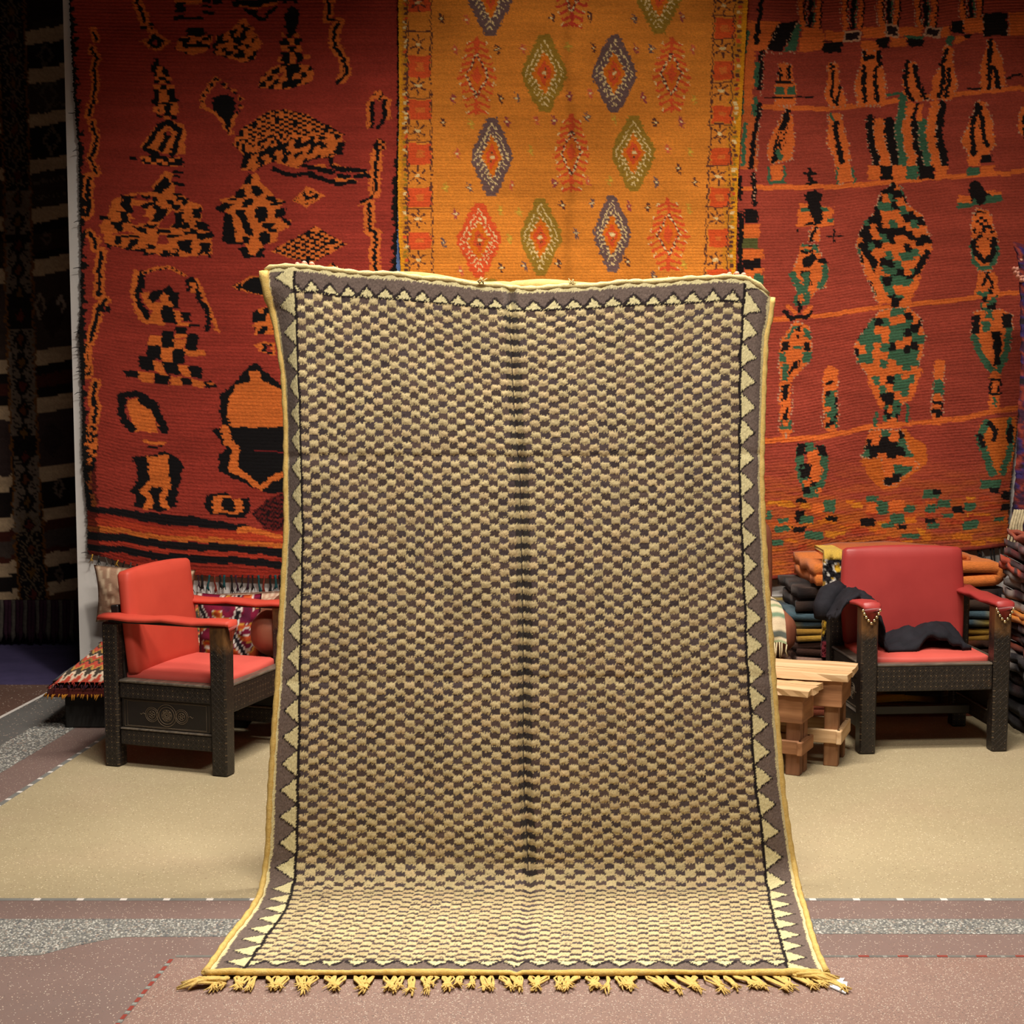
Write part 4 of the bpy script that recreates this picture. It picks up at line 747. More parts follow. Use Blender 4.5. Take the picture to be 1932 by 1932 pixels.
r = random.Random(3)
for i in range(19):
    x = 362 + i * 10.4; c = ('black', 'plum', 'black', 'teal', 'rust', 'black', 'teal', 'black', 'plum')[i % 9]
    strand(left_rug, 'fringe_strand', x + r.uniform(-3, 3), 1085, r.uniform(24, 36), YL, M_YARN[c], r.uniform(.0035, .007), i, r.uniform(-5, 5))
for i in range(8):
    x = 175 + i * 12; strand(left_rug, 'fringe_strand', x, 1046 + i * 2.6, r.uniform(8, 16), YL, M_YARN[('gold', 'black', 'grey', 'black')[i % 4]], .004, 40 + i, r.uniform(-4, 4))
strand(left_rug, 'fringe_strand', 186, 1048, 36, YL, M_YARN['grey'], .0035, 77, 2, False)
b = MB()
for y in (172, 212, 283, 417, 505, 627, 655, 661, 692, 700, 741, 1044):   # loose black threads along the left edge
    x = np.interp(y, [0, 100, 300, 600, 660, 800, 1045], [130, 135, 148, 153, 148, 155, 165]); n = r.uniform(6, 14)
    b.tube([at(x + 3, y, YL - .004), at(x - n * .5, y + r.uniform(-2, 2), YL - .008), at(x - n, y + r.uniform(-1, 5), YL - .006)], [.0025, .0018, .001], 4)
o = b.build('loose_threads', M_YARN['black'], None, True); o.data.transform(Matrix.Translation(-left_rug.location)); o.parent = left_rug; tag(o, kind='stuff')

orange_rug = wall_rug('wall_rug', [(-60, 751), (0, 751), (200, 753), (350, 750), (450, 752), (520, 757), (760, 762)], [(-60, 1413), (0, 1411), (200, 1400), (350, 1392), (520, 1388), (760, 1380)], -60, [(750, 745), (1390, 745)], YO, 1.9, paint_orange,
                      (206, 124, 44), 200, 0.0015, .0042, 'bright orange wool rug with rows of purple, green and red diamonds, hung in the middle', 'rugs hung on the back wall', wav=0.008, rag=1.0)
right_rug = wall_rug('wall_rug', [(-60, 1384), (1100, 1384)], [(-60, 1960), (500, 1946), (700, 1936), (1000, 1905), (1100, 1900)], -60, [(1384, 1098), (1500, 1084), (1600, 1056), (1700, 1044), (1840, 1034), (1946, 1022)], YR, 1.9, paint_right,
                     (152, 62, 46), 300, 0.0045, .0050, 'brick red shaggy rug with orange, black and green lozenges, hung behind the front-facing chair', 'rugs hung on the back wall', wav=0.010, slope=-0.07)
for i, (x, ln, c) in enumerate(((1850, 20, 'grey'), (1868, 44, 'black'), (1874, 60, 'black'), (1885, 38, 'grey'), (1893, 26, 'grey'), (1842, 16, 'black'))):
    strand(right_rug, 'fringe_strand', x, 1032, ln, YR, M_YARN[c], .005, 60 + i, 6)
b = MB()                                                                   # bound hem along the foot of the right rug
b.tube([at(x, y + 1, YR - .016) for x, y in ((1384, 1098), (1500, 1084), (1600, 1056), (1700, 1044), (1840, 1034), (1904, 1026))], .011, 6)
o = b.build('hem', M_YARN['rust'], None, True); o.data.transform(Matrix.Translation(-right_rug.location)); o.parent = right_rug
# a blue rug of which only a sliver shows between the red and the orange one
def paint_blue(p): p.streak(.1, 20, 6, 3)
blue = wall_rug('wall_rug', [(380, 742), (760, 738)], [(380, 775), (760, 775)], 380, [(740, 760), (775, 760)], WY - .012, 5, paint_blue, (118, 144, 200), 400, 0.001, 0, 'plain blue rug, a narrow sliver between dark red and orange rugs', 'rugs hung on the back wall', skirt=0)

# kilim in the unlit bay on the left, the bay's shade put into its colours
def paint_kilim(p):
    P, Ln = p.poly, p.line
    B = (32, 25, 23); CR = (178, 150, 118); BR = (74, 48, 30); GY = (74, 66, 60); RU = (110, 70, 32); DR = (70, 34, 26)
    for side in (0, 1):
        x0, x1 = ((-60, 60), (20, 170))[side]
        tilt = (0.02, -0.17)[side]
        for y, h, c in ((-30, 66, (44, 32, 26)), (52, 28, CR), (80, 46, B), (126, 28, CR), (154, 56, (58, 46, 38)), (212, 24, CR), (236, 62, B), (298, 24, CR), (322, 68, (56, 44, 38)), (390, 27, CR), (417, 20, B), (437, 36, (52, 38, 30)), (473, 14, B), (487, 30, CR), (517, 143, (62, 48, 42)), (660, 26, CR), (686, 18, B), (704, 24, DR), (728, 20, B), (748, 28, CR), (776, 104, (60, 46, 44)), (880, 28, CR), (908, 50, B), (958, 26, CR), (984, 18, DR), (1002, 32, (70, 58, 52)), (1034, 10, DR), (1044, 26, CR), (1070, 30, B), (1100, 22, CR), (1122, 40, (80, 52, 30))):
            s_ = [(x, y + (x - 90) * tilt + (20 if side == 0 else 0)) for x in (x0, x1)]
            P(c, s_[0], s_[1], (s_[1][0], s_[1][1] + h), (s_[0][0], s_[0][1] + h))
    def cx(y): return np.interp(y, [-40, 300, 600, 900, 1140], [20, 30, 40, 50, 63])
    ys = list(range(-40, 1150, 30)); k = p.sl(-40, 1150); c = np.interp(p.rows[k], [-40, 300, 600, 900, 1140], [20, 30, 40, 50, 63])[:, None]
    m = abs(p.X[k] - c) < 25; p.c[k][m] = lin((30, 24, 24)); e = abs(abs(p.X[k] - c) - 25) < 2.2; p.c[k][e] = lin(RU)
    for y0, y1 in ((380, 420), (480, 530), (640, 690), (720, 800), (880, 980)): kk = p.sl(y0, y1); mm = abs(p.X[kk] - cx((y0 + y1) / 2)) < 23; p.c[kk][mm] = lin((112, 96, 82))
    for i, y in enumerate(range(-20, 1130, 44)):
        x = cx(y); lc = (104, 86, 66) if (y < 380 or y > 990) else (34, 28, 26); q = [(x, y - 22), (x + 13, y), (x, y + 22), (x - 13, y)]
        P((26, 20, 20) if y > 380 else (40, 30, 28), *q); Ln(lc, q + q[:1], 3)
        for sx in (-1, 1):
            for dy in (-12, -4, 6, 14): Ln(lc, [(x + sx * 10, y + dy), (x + sx * 19, y + dy + (-6 if dy < 0 else 6))], 2.4)
        P(((92, 52, 30), (100, 70, 32), (84, 36, 28))[i % 3], *[(x + (a - x) * .55, y + (b_ - y) * .55) for a, b_ in q])
    for (x, y, w, h, c) in ((85, 105, 12, 20, (84, 70, 56)), (92, 180, 14, 24, (84, 72, 60)), (98, 264, 14, 26, (100, 84, 66)), (88, 450, 8, 12, (90, 70, 60)), (115, 578, 8, 18, (150, 132, 118)), (78, 578, 10, 24, (128, 108, 90)), (100, 600, 22, 40, (48, 34, 30)), (100, 830, 24, 34, (50, 38, 38)), (112, 920, 8, 16, (96, 82, 70)), (112, 1084, 6, 14, (80, 66, 56))):
        q = [(x, y - h), (x + w, y), (x, y + h), (x - w, y)]; Ln(c, q + q[:1], 5) if w < 16 else P(c, *q); p.dots(q + q[:1], c, 7, 2)
    for y in (160, 204, 342, 372): p.check([(62, y), (125, y - 12), (125, y - 4), (62, y + 8)], 5, 4, ((92, 78, 64), None), 3)
kil = wall_rug('hanging_kilim', [(-60, -90), (1140, -70)], [(-60, 168), (1140, 168)], -60, [(-90, 1148), (10, 1146), (80, 1142), (168, 1128)], 8.85, 3.2, paint_kilim, (56, 44, 36), 500, 0.001, 0,
               'dark brown and cream striped kilim with a serrated diamond column, hung at far left', None, wav=0.02, mat=M_FLAT, skirt=0.02)
tag(kil, cat='kilim')
for i in range(26):
    strand(kil, 'fringe_strand', -40 + i * 7.4, 1132, 74 + r.uniform(-6, 8), 8.85, M_YARN['plum' if i % 3 else 'grey'], .017, i, r.uniform(-3, 3), False)

# ------------------------------------------------------------------ the checkered rug held up in the middle
KEY = [(480, 499, 556, 960, 1406, 1460), (520, 500, 556, 962, 1405, 1458), (560, 506, 558, 964, 1403, 1454), (600, 516, 561, 966, 1400, 1447), (700, 532, 564, 970, 1397, 1443), (800, 538, 567, 975, 1397, 1440), (900, 538, 570, 984, 1396, 1438), (1000, 540, 572, 986, 1400, 1441),
       (1100, 535, 570, 988, 1405, 1447), (1200, 530, 568, 990, 1408, 1455), (1300, 525, 566, 990, 1413, 1462), (1400, 518, 565, 990, 1420, 1470), (1500, 512, 563, 992, 1428, 1478), (1600, 508, 561, 998, 1441, 1492), (1660, 500, 556, 1000, 1446, 1503), (1690, 492, 550, 1000, 1450, 1508), (1720, 474, 538, 995, 1457, 1518), (1760, 443, 510, 988, 1468, 1528), (1800, 414, 482, 980, 1478, 1541), (1846, 382, 450, 972, 1490, 1562), (1900, 360, 420, 970, 1500, 1580)]
KEY = np.array(KEY, float)
yA = atz(966, 1690).y; yB = atz(966, 1846).y; RAD = 0.085
yH = yA + RAD; ZT = at(966, 503, yH + 0.06).z
nH, nA, nL = 560, 46, 150
prof = []
for i in range(nH):
    t = i / nH; z = ZT * (1 - t) + (RAD + .012) * t
    prof.append((yH + 0.06 * (1 - t) ** 2, z))
for i in range(nA):
    a = math.pi / 2 * i / nA; prof.append((yH - RAD + RAD * math.cos(a), 0.012 + RAD - RAD * math.sin(a)))
for i in range(nL + 1):
    t = i / nL; prof.append((yH - RAD + (yB - yH + RAD) * t, 0.012))
prof = np.array(prof); seg = np.hypot(*np.diff(prof, axis=0).T); LEN = np.concatenate([[0], np.cumsum(seg)]); LT = LEN[-1]
tang = np.gradient(prof, axis=0); tang /= np.linalg.norm(tang, axis=1)[:, None]; nrm = np.stack([tang[:, 1], -tang[:, 0]], 1)   # faces the camera / up
nrm *= np.where((nrm[:, 0] < 0.01) & (nrm[:, 1] > -0.01), 1, -1)[:, None]
A5 = np.array([0, .085, .72, 1.355, 1.44]); NU = 500
a_ = np.linspace(0, 1.44, NU); NV = len(prof)
topx = [495, 500, 510, 575, 640, 750, 850, 905, 985, 1080, 1180, 1280, 1370, 1410, 1435, 1460]; topy = [522, 510, 506, 504, 514, 520, 530, 537, 545, 542, 535, 530, 522, 527, 540, 560]
Y0 = np.repeat(prof[:, :1], NU, 1); Z0 = np.repeat(prof[:, 1:], NU, 1)
fade = np.clip(1 - LEN / 0.75, 0, 1)[:, None] ** 1.5
X0 = np.zeros((NV, NU))
pyc = np.array([proj(0, y, z)[1] for y, z in prof])
for it in range(2):
    for j in range(NV):
        k5 = [np.interp(pyc[j], KEY[:, 0], KEY[:, c]) for c in range(1, 6)]
        px = np.interp(a_, A5, k5)
        if j < 400:
            d_ = np.interp(px, topx, topy) - 503; Z0[j] = prof[j, 1] - d_ / 617.0 * fade[j, 0]
        depth = Y0[j] * math.cos(TH) - (Z0[j] - CH) * math.sin(TH)
        X0[j] = (px - 966) / F * depth
LL = np.repeat(LEN[:, None], NU, 1); AA = np.repeat(a_[None], NV, 0)
# folds: the long crease down the middle, two cross creases, soft waves; the side edges curl back
pxm = (X0 / (Y0 * math.cos(TH) - (Z0 - CH) * math.sin(TH))) * F + 966; PYM = np.repeat(pyc[:, None], NU, 1)
cc = np.interp(pyc, KEY[:, 0], KEY[:, 3])[:, None]
dep = np.zeros_like(AA)
lie = np.clip((LL - LEN[nH]) / 0.15, 0, 1)
dep -= 0.034 * np.clip(1 - np.abs(pxm - cc) / 15, 0, 1) ** 1.3 * (1 - .8 * lie)
dep += 0.010 * np.exp(-((pxm - cc) / 60) ** 2) * (1 - lie)
for y_, am, wd in ((858, .0045, 8), (1282, .0035, 9)): dep -= am * np.exp(-((PYM + (pxm - 966) * .01 - y_) / wd) ** 2)
dep += (1 - lie) * (0.010 * np.sin((pxm - 540) / 95.0 + PYM / 700) + 0.012 * (vnoise(pxm / 150, PYM / 330, 41) - .5))
dep += lie * 0.004 * (vnoise(pxm / 90, PYM / 22, 44) - .5)
curl = np.clip((0.085 - AA) / 0.085, 0, 1) ** 1.4 * 0.050 * np.clip((1350 - PYM) / 500, 0, 1) * np.clip((PYM - 520) / 60, .3, 1)
dep -= curl
dep -= np.clip((AA - 1.40) / 0.04, 0, 1) ** 2 * 0.02 * (1 - lie)
# pattern
jl = rng.random((NV, NU)); ja = rng.random((NV, NU))
Lp = LL + 0.0045 * (rng.random((1, NU)) - .5) + 0.0050 * (jl - .5) + 0.004 * (vnoise(AA * 30, LL * 30, 45) - .5)
Ap = AA + 0.0030 * (ja - .5) + 0.005 * (vnoise(AA * 14, LL * 20, 46) - .5)
CWd, CHt = 1.27 / 47, 0.0196
LIGHT = lin((202, 182, 136)); DARK = lin((88, 72, 68)); INK = lin((44, 36, 36)); CREAM = lin((220, 206, 156)); GOLD = lin((214, 174, 96)); TAUPE = lin((112, 96, 88))
C = np.empty((NV, NU, 3)); ht = np.zeros((NV, NU))
ii = np.floor((Ap - .085) / CWd).astype(int); jj = np.floor((Lp + 0.003 * (hnoise(ii, ii * 0 + 3, 60) - .5)) / CHt).astype(int)
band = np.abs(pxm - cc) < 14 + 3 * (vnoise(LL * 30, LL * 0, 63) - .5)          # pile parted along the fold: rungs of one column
lightc = np.where(band, jj % 2 == 0, (ii + jj) % 2 == 0)
flop = np.clip((LL - 1.3) / .5, 0, 1) * .10 + lie * .16                       # the longer pale pile falls over the dark rows
nz = hnoise(ii, jj, 61)[..., None]; nz2 = hnoise(ii, jj, 62)[..., None]
lc = LIGHT * (0.88 + .22 * nz) * np.where(nz2 > .7, np.array([1.0, .95, .96]), 1.0)
dc = DARK * (0.72 + .5 * nz) * np.where(nz2 > .6, np.array([.85, .92, 1.05]), 1.0)
C[:] = np.where((lightc | ((((Lp / CHt) % 1) < flop) & ~band))[..., None], lc, dc)
C[band & ~lightc & (lie < .5)] = INK * 1.25; C[(np.abs(pxm - cc + 3) < 1.5) & (vnoise(LL * 60, AA * 0, 64) > .35) & (lie < .3)] = INK  # crease shade put into the colour: rungs and a thin line inked darker
lightc = lightc | ((((Lp / CHt) % 1) < flop) & ~band)
fu = ((Ap - .085) / CWd) % 1; fv = (Lp / CHt) % 1
puff = np.clip(np.sin(np.pi * fu), 0, 1) ** .5 * np.clip(np.sin(np.pi * fv), 0, 1) ** .5
ht[:] = np.where(lightc, 0.0040 * puff, 0.0008 * puff)
field = (AA > .085) & (AA < 1.355)
def border(dist, along, w0, w1, w2, per, off, mask, ink):
    """dist from the outer edge; taupe ground, cream teeth standing on the inner ink line"""
    ph = ((along + off) / per) % 1; tooth = 1 - np.abs(ph - .5) * 2
    hgt = w1 + (w2 - w1) * (1 - tooth)                     # outer limit of the tooth
    isT = dist > hgt + 0.002 * (jl - .5) * 2
    edge = np.abs(dist - hgt) < ink
    c = np.where(isT[..., None], CREAM * (.9 + .16 * ja[..., None]), TAUPE * (.82 + .36 * jl[..., None]))
    c = np.where(edge[..., None], INK * (.7 + .9 * ja[..., None]) , c)
    c = np.where((dist < w0)[..., None], CREAM * .98, c)
    C[mask] = c[mask]; ht[mask] = np.where(isT, .003, .001)[mask]
dl = Ap; dr = 1.44 - Ap; dt = Lp; db = LT - Lp
border(dl, Lp, .013, .028, .082, .083, .01, AA <= .085, .0035)
border(dr, Lp, .013, .028, .082, .083, .045, AA >= 1.355, .0035)
mt = (LL < .075)
border(dt, Ap, .014, .040, .072, .054, .0, mt & field, .0060)
mb = (LL > LT - .085)
border(db, Ap, .020, .045, .082, .062, .0, mb & field, .0060)
C[(np.abs(Ap - .085) < .0042) | (np.abs(Ap - 1.355) < .0042)] = INK * .7
C[(np.abs(Lp - .075) < .003) & field] = INK
C[(np.abs(Lp - (LT - .085)) < .004) & field] = INK * 1.2
C[(LL < .010)] = CREAM; C[(LL > LT - .012)] = GOLD
C *= rng.uniform(.88, 1.12, C.shape[:2] + (1,)) * (0.94 + .12 * vnoise(AA * 9, LL * 6, 47))[..., None]
dep += ht + 0.0016 * rng.random((NV, NU))
V = np.stack([X0, Y0 + nrm[:, :1] * dep, Z0 + nrm[:, 1:] * dep], -1)
V[..., 2] = np.maximum(V[..., 2], 0.006)
RUG0 = Vector((0, yH, 0))
held = empty('held_rug', RUG0, 0, 'large cream and brown checkered rug held up by its corners, lower end on floor', 'rug')
M_CHECK = mat_col('checkered_pile', 0.95, 320, 0.5, 0.10, (1, 1, 0.35), 0.005, 0.14)
def under(o, root): o.data.transform(Matrix.Translation(-root.location)); o.parent = root; return o
under(mesh_obj('pile_field', V.reshape(-1, 3), grid_faces(NV, NU)[:, ::-1], M_CHECK, None, C.reshape(-1, 3)), held)
# plain woven back, 7 mm behind the pile
sj = np.unique(np.concatenate([np.arange(0, NV, 6), [NV - 1]])); sk = np.unique(np.concatenate([np.arange(0, NU, 8), [NU - 1]]))
dz = (dep - ht)[np.ix_(sj, sk)] - 0.011
B = np.stack([X0[np.ix_(sj, sk)], Y0[np.ix_(sj, sk)] + nrm[sj, :1] * dz, Z0[np.ix_(sj, sk)] + nrm[sj, 1:] * dz], -1); B[..., 2] = np.maximum(B[..., 2], .0025)
cb = np.ones((len(sj), len(sk), 3)) * lin((176, 150, 104)) * rng.uniform(.85, 1.1, (len(sj), len(sk), 1))
under(mesh_obj('backing', B.reshape(-1, 3), grid_faces(len(sj), len(sk)), M_FLAT, None, cb.reshape(-1, 3)), held)
M_SELV = mat_noise('gold_binding', (226, 194, 118), (206, 168, 92), 70, 0.9, 0.5, bscale=260)
M_CREAMY = mat_noise('cream_binding', (214, 194, 138), (190, 166, 110), 70, 0.9, 0.5, bscale=260)
for k, nm in ((0, -1), (NU - 1, 1)):
    pth = []; rad = []
    for j in list(range(0, NV, 7)) + [NV - 1]:
        q = Vector(V[j, k]) + Vector((nm * .003, 0.002, .001)); pth.append(q); rad.append((.0085 if nm > 0 or j > 60 else .0085 + .008 * (1 - j / 60)) + .0015 * math.sin(j * .31) + .001 * random.random())
    under(MB().tube(pth, rad, 7).build('selvedge', M_SELV, None, True), held)
under(MB().tube([Vector(V[-1, k]) + Vector((0, -.004, .004)) for k in range(0, NU, 5)], [.008 + .0018 * math.sin(k * 1.3) for k in range(0, NU, 5)], 6).build('braided_edge', M_SELV, None, True), held)
pth = [Vector(V[0, k]) + Vector((0, .004, .003 + .002 * math.sin(k * .11))) for k in range(0, NU, 5)]
under(MB().tube(pth, [.008 + .002 * math.sin(i * 1.9) for i in range(len(pth))], 7).build('braided_edge', M_CREAMY, None, True), held)
# turned-back hem showing behind the top edge
hv = []; ks = list(range(40, NU - 40, 6))
for k in ks:
    p0 = Vector(V[0, k]); s_ = math.sin(math.pi * (k - 40) / (NU - 80)); up = .006 + .016 * s_ * (0.5 + .5 * math.sin(k * .05)) + .010 * math.exp(-((k - 255) / 60) ** 2)
    for dy, dzz in ((.012, -.06), (.016, up * .4), (.020, up), (.030, up * .7), (.034, -.08)): hv.append(p0 + Vector((0, dy, dzz)))
hc = np.ones((len(hv), 3)) * lin((190, 158, 96)) * rng.uniform(.85, 1.1, (len(hv), 1))
under(mesh_obj('hem', hv, grid_faces(len(ks), 5), M_FLAT, None, hc), held)
for x, y in ((640, 512), (655, 516), (905, 531), (912, 532), (1078, 537), (1082, 535), (1180, 532), (1262, 529)):   # tufts left of the top fringe
    b = MB(); p0 = at(x, y + 4, yH + .06)
    for i in range(4): b.tube([p0, p0 + Vector((r.uniform(-.008, .008), -.006, .008)), p0 + Vector((r.uniform(-.018, .014), -.01, r.uniform(.010, .022)))], [.0022, .002, .001], 4)
    under(b.build('tuft', M_CREAMY, None, True), held)
# knotted fringe along the lower end: each tassel a part
nT = 64
for i in range(nT):
    t = (i + .5) / nT; k = int(t * (NU - 1)); p0 = Vector(V[-1, k]); p0.z = .008; rr = random.Random(i + 5)
    g = (i // 3); gx = Vector(V[-1, min(int(((g * 3 + 1.5) / nT) * (NU - 1)), NU - 1)]).x
    ln = rr.uniform(.070, .115) * (1.15 if i in (8, 9, 21, 22, 40) else 1); dx = (gx - p0.x) * rr.uniform(.2, 1.0) + rr.uniform(-.02, .02) - (.03 if i > 44 else 0) * -1
    b = MB()
    for s_ in range(5):
        w = rr.uniform(-.010, .010); e = p0 + Vector((dx + w, -ln * rr.uniform(.85, 1.1), -.001))
        m1_ = p0 + Vector((dx * .25 + w + rr.uniform(-.008, .008), -ln * .35, .004)); m2 = p0 + Vector((dx * .75 + w * .5 + rr.uniform(-.006, .006), -ln * .7, .003))
        b.tube([p0, m1_, m2, e], [.0032, .0028, .0032, .0016], 5)
    kn = p0 + Vector((dx * .8, -ln * .74, .003)); b.ball(kn, .0075, 7, 5, (1.1, .9, .75))
    for s_ in range(7): b.tube([kn, kn + Vector((rr.uniform(-.020, .020), -rr.uniform(.008, .034), rr.uniform(-.003, .006)))], [.0028, .0012], 4)
    under(b.build('tassel', M_SELV, None, True), held)
for px, py, sx, nm in ((392, 1852, -1, 12), (1535, 1842, 1, 16)):                       # the heavier corner bundles
    b = MB(); p0 = atz(px, py, .012)
    for i in range(nm):
        u = r.uniform(0, 1); a0 = p0 + Vector((-sx * .06 * u, r.uniform(-.012, .012), r.uniform(-.002, .010))); e = p0 + Vector((sx * (.035 + .05 * r.random()), r.uniform(-.040, .012), -.006))
        b.tube([a0, (a0 + e) / 2 + Vector((0, 0, .010)), e], [.0042, .0046, .002], 5)
    under(b.build('corner_tassel', M_SELV, None, True), held)
# white paper tag at the right corner
t0, t1, t2, t3, t4, t5 = (atz(*q) for q in ((1562, 1846, .012), (1594, 1845, .016), (1590, 1851, .012), (1599, 1852, .018), (1596, 1874, .006), (1566, 1861, .006)))
b = MB(); top = [t0, t1, t2, t3, t4, t5]; b.add(top, [(5, 4, 3, 2, 1, 0)]); b.add([q - Vector((0, 0, .003)) for q in top], [(0, 1, 2, 3, 4, 5)]); n_ = 6
b.f += [(i, (i + 1) % 6, 6 + (i + 1) % 6, 6 + i) for i in range(6)]
o = under(b.build('paper_tag', mat_noise('white_paper', (220, 220, 222), (240, 240, 242), 5, 0.6, 0.05)), held); o['label'] = 'white paper tag'
# ------------------------------------------------------------------ armchairs
def carved_mat():
    k = N('carved_dark_wood', 0.45, 0.4); co = k.coord()
    sx = k.n('ShaderNodeSeparateXYZ'); k.l(co, sx.inputs[0])
    u = k.math('MULTIPLY', k.math('ADD', sx.outputs[0], sx.outputs[1]), 44.0); v = k.math('MULTIPLY', sx.outputs[2], 44.0)
    fu = k.math('ABSOLUTE', k.math('SUBTRACT', k.math('FRACT', u), 0.5)); fv = k.math('ABSOLUTE', k.math('SUBTRACT', k.math('FRACT', v), 0.5))
    d = k.math('ADD', fu, fv)                                # 0 in the middle of a lattice cell, 1 at its corners
    lat = k.math('LESS_THAN', k.math('ABSOLUTE', k.math('SUBTRACT', d, 0.5)), 0.09)
    dot = k.math('MULTIPLY', k.math('LESS_THAN', d, 0.17), k.math('GREATER_THAN', k.noise(40, 2), 0.44))
    base = k.ramp(k.noise(9, 4), [(0.35, (22, 18, 17)), (0.7, (35, 29, 26))])
    wear = k.ramp(k.noise(26, 4), [(0.62, (0, 0, 0)), (0.74, (200, 200, 200))])
    a = k.mix(k.math('MULTIPLY', lat, 0.28), base, (74, 60, 46)); a = k.mix(k.math('MULTIPLY', dot, 0.55), a, (124, 102, 74)); a = k.mix(k.math('MULTIPLY', wear, 0.3), a, (120, 84, 52))
    k.inp('Base Color', a); k.bump(k.math('SUBTRACT', k.math('MULTIPLY', dot, 0.8), lat), 0.5, 0.006); return k.m
def leg_mat():
    k = N('carved_leg', 0.4, 0.45); co = k.coord(); sx = k.n('ShaderNodeSeparateXYZ'); k.l(co, sx.inputs[0])
    u = k.math('MULTIPLY', k.math('ADD', sx.outputs[0], sx.outputs[1]), 40.0); v = k.math('MULTIPLY', sx.outputs[2], 40.0)
    fu = k.math('ABSOLUTE', k.math('SUBTRACT', k.math('FRACT', u), 0.5)); fv = k.math('ABSOLUTE', k.math('SUBTRACT', k.math('FRACT', v), 0.5)); d = k.math('ADD', fu, fv)
    lat = k.math('LESS_THAN', k.math('ABSOLUTE', k.math('SUBTRACT', d, 0.5)), 0.08); dot = k.math('MULTIPLY', k.math('LESS_THAN', d, 0.14), k.math('GREATER_THAN', k.noise(30, 2), 0.5))
    base = k.ramp(k.noise(9, 4), [(0.35, (22, 18, 17)), (0.7, (36, 30, 26))])
    hi = k.math('MULTIPLY', k.math('ADD', k.math('SUBTRACT', sx.outputs[2], 0.475), k.math('MULTIPLY', k.math('SUBTRACT', k.noise(18, 3), 0.5), 0.16)), 16.0); low = k.math('SUBTRACT', 1.0, hi); low.node.use_clamp = True; hi.node.use_clamp = True   # carving ends below the arm, where the wood is plain varnish
    a = k.mix(k.math('MULTIPLY', k.math('MULTIPLY', lat, low), 0.24), base, (72, 58, 44)); a = k.mix(k.math('MULTIPLY', k.math('MULTIPLY', dot, low), 0.45), a, (118, 96, 70))
    brown = k.ramp(k.noise(7, 5, stretch=(3, 3, 1)), [(0.35, (58, 38, 22)), (0.65, (120, 82, 44))])
    a = k.mix(k.math('SUBTRACT', 1.0, low), a, brown)
    k.inp('Base Color', a); k.bump(k.math('MULTIPLY', low, k.math('SUBTRACT', k.math('MULTIPLY', dot, 0.8), lat)), 0.5, 0.006); return k.m
M_CARVE, M_LEG = carved_mat(), leg_mat()
M_BLACKW = mat_noise('dark_wood', (24, 20, 19), (36, 30, 27), 9, 0.42, 0.15, 0.45)
M_LINE = mat_plain('engraved_line', (104, 88, 70), 0.6)
M_TOPW = mat_noise('worn_dark_wood', (60, 54, 50), (110, 98, 84), 12, 0.35, 0.1, 0.5, (1, 6, 6))
def leather(name, c1, c2, rough):
    k = N(name, rough, 0.4); k.inp('Base Color', k.ramp(k.noise(5, 4), [(0.3, c1), (0.7, c2)])); k.bump(k.noise(240, 2), 0.08, 0.002); return k.m
M_REDV = leather('orange_red_vinyl', (180, 60, 44), (192, 68, 50), 0.62)
M_REDL = leather('red_leather', (154, 50, 48), (168, 58, 55), 0.42)
M_SEATV = leather('coral_seat_vinyl', (196, 80, 70), (208, 90, 78), 0.55)
M_BRASS = mat_plain('brass_stud', (214, 196, 150), 0.3, 0.5, 1.0)

